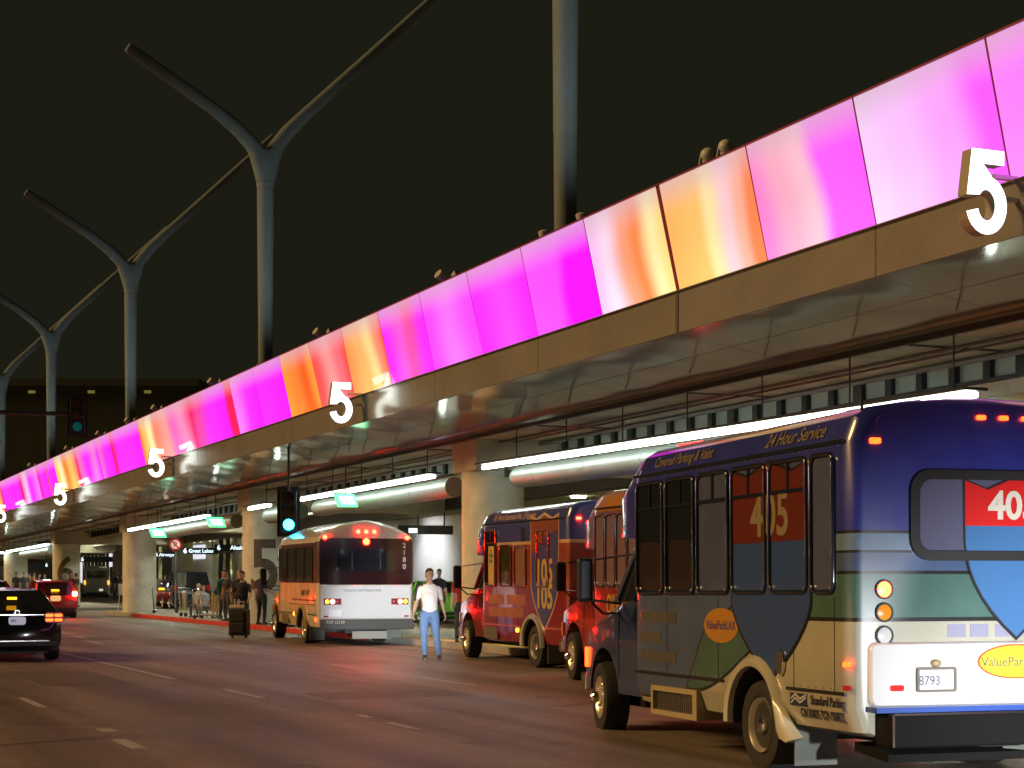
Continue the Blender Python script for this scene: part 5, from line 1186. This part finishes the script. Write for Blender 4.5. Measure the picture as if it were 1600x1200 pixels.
    for wr, d1, sx in hands:
        side = V((0, -1, 0)); side = (side - d1 * side.dot(d1)); side = side.normalized() if side.length > .1 else V((1, 0, 0))
        nrm = d1.cross(side)
        q.m = 0
        q.path([wr - d1 * .02, wr + d1 * .02, wr + d1 * .06, wr + d1 * .085], [(.022, .026), (.018, .034), (.016, .040), (.012, .036)], 10, ref=nrm)
        for k, ln in enumerate((.070, .080, .074, .058)):
            o0 = wr + d1 * .08 + side * (.028 - .0185 * k); c1 = (d1 + nrm * sx * .35).normalized(); c2 = (d1 + nrm * sx * 1.1).normalized()
            q.path([o0, o0 + c1 * ln * .5, o0 + c1 * ln * .5 + c2 * ln * .5], [.0095, .0088, .0065], 7)
        o0 = wr + d1 * .03 + side * .03; c1 = (d1 * .7 + side * .7).normalized(); c2 = (d1 * .9 + side * .2 + nrm * sx * .3).normalized()
        q.path([o0, o0 + c1 * .035, o0 + c1 * .035 + c2 * .03], [.012, .010, .0075], 7)
    for sx in (-1, 1):
        an = ank[sx]; q.m = 3; z0 = an.z - .08
        q.loft([[an + V((x, y, z0 - an.z + z)) for x, z in ((-.036 * f, .0), (.036 * f, .0), (.040 * f, .03), (.030 * f, ht), (-.030 * f, ht), (-.040 * f, .03))] for y, f, ht in ((.075, .8, .07), (.04, 1.0, .10), (-.02, 1.0, .10), (-.09, 1.12, .065), (-.15, 1.05, .045), (-.185, .7, .035))])
    me2 = q.build('tmp', ms, None, smooth=True, sharp=60); bm = bmesh.new(); bm.from_mesh(me); bm.from_mesh(me2.data); bm.to_mesh(me); bm.free(); bpy.data.objects.remove(me2)
    me.transform(Matrix.Scale(S, 4)); me.update()
    # eyes and hair
    q = MB()
    for sx in (-1, 1): q.ball(H(sx * .030, .088, .004), .010, 8, 6)
    q_ = q.build('eyes', mat('eye_dark', (.02, .015, .01), .2), e, smooth=True); q_.data.transform(Matrix.Scale(S, 4))
    q = MB()
    q.loft([ring(H(0, f, z), rx, ry, hs, hf) for z, rx, ry, f in ([(-.12, .075, .05, -.055)] if longhair else []) + [(-.05, .072, .060, -.046), (.0, .080, .078, -.030), (.045, .081, .092, -.014), (.085, .074, .090, -.006), (.115, .050, .062, -.006), (.13, .02, .025, -.008)]])
    hm = mat('hair_%.3f_%.3f_%.3f' % hair, hair, .7, bump=(60, .6, .01))
    q_ = q.build('hair' if not cap else 'cap', hm if not cap else mat('cap_%.2f' % cap[0], cap, .7), e, smooth=True); q_.data.transform(Matrix.Scale(S, 4))
    e['_'] = 0; del e['_']
    return e
def GP(px, Y, z=0.0): return ((px - 800) / 2750 * Y, Y, z)
man = person(GP(671, 35.2), R(6), 1.78, 'man in a white polo shirt and blue jeans standing in the road between the buses', (.62, .56, .50), (.10, .17, .30), (.03, .022, .015), la=(13, 8), ra=(15, 20), laf=(-16, 0), raf=(8, 0), belly=.05, pose='rest', detail=.013, head_turn=14)
b = MB(); b.box((-.14, .0, 0), (.14, .18, .42)); bp = b.build('backpack', mat('backpack_black', (.012, .012, .014), .7), None, bevel=.04)
bp.location = GP(671, 35.2, 1.06); bp.location.y += .14; bp.location.x -= .10; bp.rotation_euler = (0, 0, R(-14))
tag(bp, 'small black backpack slung behind the shoulder of the man in white', 'backpack')
b = MB(); b.path([(-.10, .02, .40), (-.12, -.06, .44), (-.11, -.20, .40), (-.10, -.28, .28), (-.12, -.26, .12), (-.15, -.12, .04), (-.13, .02, .05)], [(.010, .024)] * 7, 8, ref=(0, -1, .3)); st_ = b.build('strap', mat('backpack_black'), bp)
b = MB(); b.box((-.10, .18, .06), (.10, .21, .24)); b.build('pocket', mat('backpack_black'), bp, bevel=.02)

m2 = person(GP(379, 49.6), R(-16), 1.78, 'man in a black T-shirt behind the upright black suitcase at the kerb', (.010, .010, .014), (.03, .035, .05), (.02, .015, .01), la=(18, 42), ra=(22, 95), laf=(14, 0), raf=(10, 0), detail=.017)
person(GP(374, 53.0, .15), R(20), 1.70, 'blond person in a dark plaid shirt beside the man in black', (.05, .05, .07), (.05, .05, .05), (.30, .19, .08), detail=.024, longhair=True)
person((SL(53.9, 15.05).x, SL(53.9, 15.05).y, .15), R(150), 1.72, 'dark dressed person standing against the number 5 column beside the white bus', (.015, .018, .05), (.015, .015, .02), (.10, .06, .03), ra=(4, 60), raf=(5, 0), detail=.024)
person(GP(337, 64, .15), R(60), 1.66, 'person in lime cap, navy shirt and tan shorts leaning over the carts', (.02, .04, .09), (.36, .24, .08), (.1, .08, .05), pose='bend', shorts=True, laf=(20, 0), raf=(20, 0), detail=.026, cap=(.40, .55, .04))
person(GP(349, 62, .15), R(40), 1.72, 'person in dark green jacket standing right of the lime cap', (.02, .07, .05), (.03, .04, .06), (.04, .03, .02), sleeves='long', detail=.026)
person(GP(355, 60, .15), R(-40), 1.70, 'person with bare arms in dark clothes left of the man in black', (.03, .03, .035), (.07, .07, .09), (.03, .02, .02), detail=.026)
person(GP(311, 66, .15), R(-20), 1.62, 'grey haired person in a pale shirt seated among the carts', (.32, .36, .34), (.06, .06, .06), (.35, .33, .28), pose='sit', detail=.026)
person(GP(318, 65, .15), R(10), 1.55, 'seated person in a checked white shirt next to the grey haired person', (.40, .40, .40), (.12, .12, .13), (.12, .05, .06), pose='sit', detail=.026)
person(GP(686, 56, .15), R(10), 1.72, 'dark silhouetted person before the white wall behind the green car', (.02, .02, .025), (.02, .02, .025), (.03, .02, .02), detail=.026, ra=(25, 60))
person(GP(722, 40.5, .15), R(10), 1.70, 'person in a red and black shirt beside the red bus mirror', (.30, .02, .02), (.03, .03, .035), (.04, .025, .02), detail=.024)
far = [(14, 110, (.35, .04, .09), 'pink shirted person at the left edge beside the far column', .0), (25, 108, (.04, .04, .03), 'dark dressed person by the leftmost column, next to the pink shirt', 0), (37, 108, (.05, .05, .06), 'dark person just right of the leftmost column', 0),
       (47, 106, (.04, .06, .10), 'person in dark blue, left of the person in orange', 0), (53, 104, (.35, .10, .03), 'person in an orange top between the two far left columns', 0), (61, 102, (.10, .05, .20), 'person in a purple top between the two far left columns', 0),
       (70, 102, (.08, .03, .12), 'person in a dark purple top just left of the number 6 column', 0), (112, 86, (.10, .02, .02), 'dark topped person walking in front of the number 6 column', 0), (120, 88, (.05, .03, .03), 'person in pale trousers right of the number 6 column', 1),
       (178, 118, (.02, .03, .05), 'dark person right of the silver van, nearest the van', 0), (184, 116, (.02, .02, .02), 'dark person midway between silver van and plain column', 0), (190, 112, (.03, .04, .03), 'dark person close to the plain column left side', 0),
       (258, 104, (.03, .02, .02), 'dark person behind the red car by the plain column', 0), (276, 106, (.03, .03, .04), 'dark person beneath the round white sign', 0)]
for i, (px, Y, c, lab, pale) in enumerate(far):
    person(GP(px, Y, .15), R(random.uniform(-60, 60)), random.uniform(1.62, 1.8), lab, c, (.45, .40, .38) if pale else (.04, .04, .05), (.03, .02, .015), pose='walk' if i % 3 == 0 else 'stand', detail=.035)

def suitcase(P, rz, lab, sz, m_, bright=False):
    w_, d_, h_ = sz; e = empty('suitcase', P, rz, lab, 'suitcase')
    b = MB(); b.box((-w_ / 2, -d_ / 2, .07), (w_ / 2, d_ / 2, h_)); b.build('shell', m_, e, bevel=.035)
    b = MB(); b.box((-w_ * .38, -d_ / 2 - .035, .14), (w_ * .38, -d_ / 2 + .01, h_ * .52)); b.build('front_pocket', m_, e, bevel=.02)
    b = MB(); b.box((-w_ * .38, -d_ / 2 - .025, h_ * .58), (w_ * .38, -d_ / 2 + .01, h_ * .88)); b.build('front_pocket', m_, e, bevel=.018)
    b = MB(); b.ring(rr(w_ * 1.005, h_ - .07, .05), rr(w_ * .97, h_ - .1, .04), (0, -d_ / 2 + .05, (h_ + .07) / 2), (1, 0, 0), (0, 0, 1), (0, -1, 0), 0, .012); b.build('zip_trim', mat('zip_grey', (.16, .16, .15), .4), e)
    for sx in (-1, 1):
        b = MB(); b.lathe([(-.02, .05), (.02, .05)], Matrix.Translation((sx * w_ * .38, 0, .05)), 14); b.build('wheel', rubber, e)
    b = MB(); 
    b.tube((-.09, d_ * .3, h_), (-.09, d_ * .3, h_ + .20), .013, n=8); b.tube((.09, d_ * .3, h_), (.09, d_ * .3, h_ + .20), .013, n=8); b.tube((-.11, d_ * .3, h_ + .2), (.11, d_ * .3, h_ + .2), .017, n=8); b.build('pull_handle', steel, e)
    b = MB(); b.path([(-.10, -.02, h_), (-.08, -.02, h_ + .045), (.08, -.02, h_ + .045), (.10, -.02, h_)], .014, 8); b.build('carry_handle', black, e)
    return e
Yb = 4510 / 95.0
blackfab = mat('luggage_black', (.018, .018, .017), .45, bump=(90, .4, .004))
suitcase(GP(374, Yb), R(-14), 'large upright black suitcase standing in the road at the kerb', (.52, .32, .78), blackfab)
b = MB(); b.box((-.18, -.12, 0), (.18, .12, .10)); tb = b.build('travel_bag', mat('bag_cream', (.62, .52, .36), .6), None, bevel=.03); tb.location = GP(370, Yb, .795); tb.rotation_euler = (0, 0, R(-14)); tag(tb, 'small cream travel bag lying on top of the black suitcase', 'bag')
for sx in (-.05, .07):
    b = MB(); b.tube((sx, -.02, .08), (sx, -.02, .26), .017, .012, 8); b.build('bottle_neck', mat('bright_white', (.8, .8, .8), .3), tb)
def cart(P, rz, lab, load):
    e = empty('luggage_cart', P, rz, lab, 'luggage cart', 'luggage carts on the island')
    def rod(pts, r=.018, name='frame'): q = MB(); q.path(pts, r, 8); return q.build(name, chrome, e, smooth=True)
    rod([(-.28, .42, .12), (-.28, .50, 1.02), (-.20, .52, 1.06), (.20, .52, 1.06), (.28, .50, 1.02), (.28, .42, .12)])
    rod([(-.28, .42, .14), (-.26, -.45, .14), (0, -.55, .14), (.26, -.45, .14), (.28, .42, .14)])
    rod([(-.28, .47, .6), (.28, .47, .6)], .012, 'cross_bar')
    for x, y in ((-.26, .42), (.26, .42), (0, -.5)):
        b = MB(); b.lathe([(-.02, .07), (.02, .07)], Matrix.Translation((x, y, .075)), 14); b.build('wheel', rubber, e)
    b = MB(); b.box((-.22, -.42, .15), (.22, .40, .17)); b.build('platform', steel, e)
    if load:
        b = MB(); b.box((-.24, .33, .25), (.24, .40, .92)); b.build('advert_board', mat('board_green', (.10, .17, .12), .5), e, bevel=.01)
    return e
cart(GP(303, 67, .15), R(120), 'chrome luggage cart with a green board, nearest the SUV', True)
cart(GP(326, 63, .15), R(70), 'empty chrome luggage cart with bright top in front of the seated people', False)
cart(GP(257, 73, .15), R(100), 'chrome luggage cart just right of the plain column', False)
# leaning barrier sign by the plain column
e = empty('a_frame_sign', GP(190, 79, .0), R(20), 'small white A frame sign leaning left of the plain column', 'sign')
b = MB(); b.tube((-.2, -.15, 0), (-.02, 0, 1.3), .02, n=6); b.build('leg', white_p, e); b = MB(); b.tube((.18, .15, 0), (.02, 0, 1.3), .02, n=6); b.build('leg', white_p, e)
b = MB(); b.box((-.14, -.03, .85), (.14, .0, 1.35)); b.build('sign_panel', white_p, e)
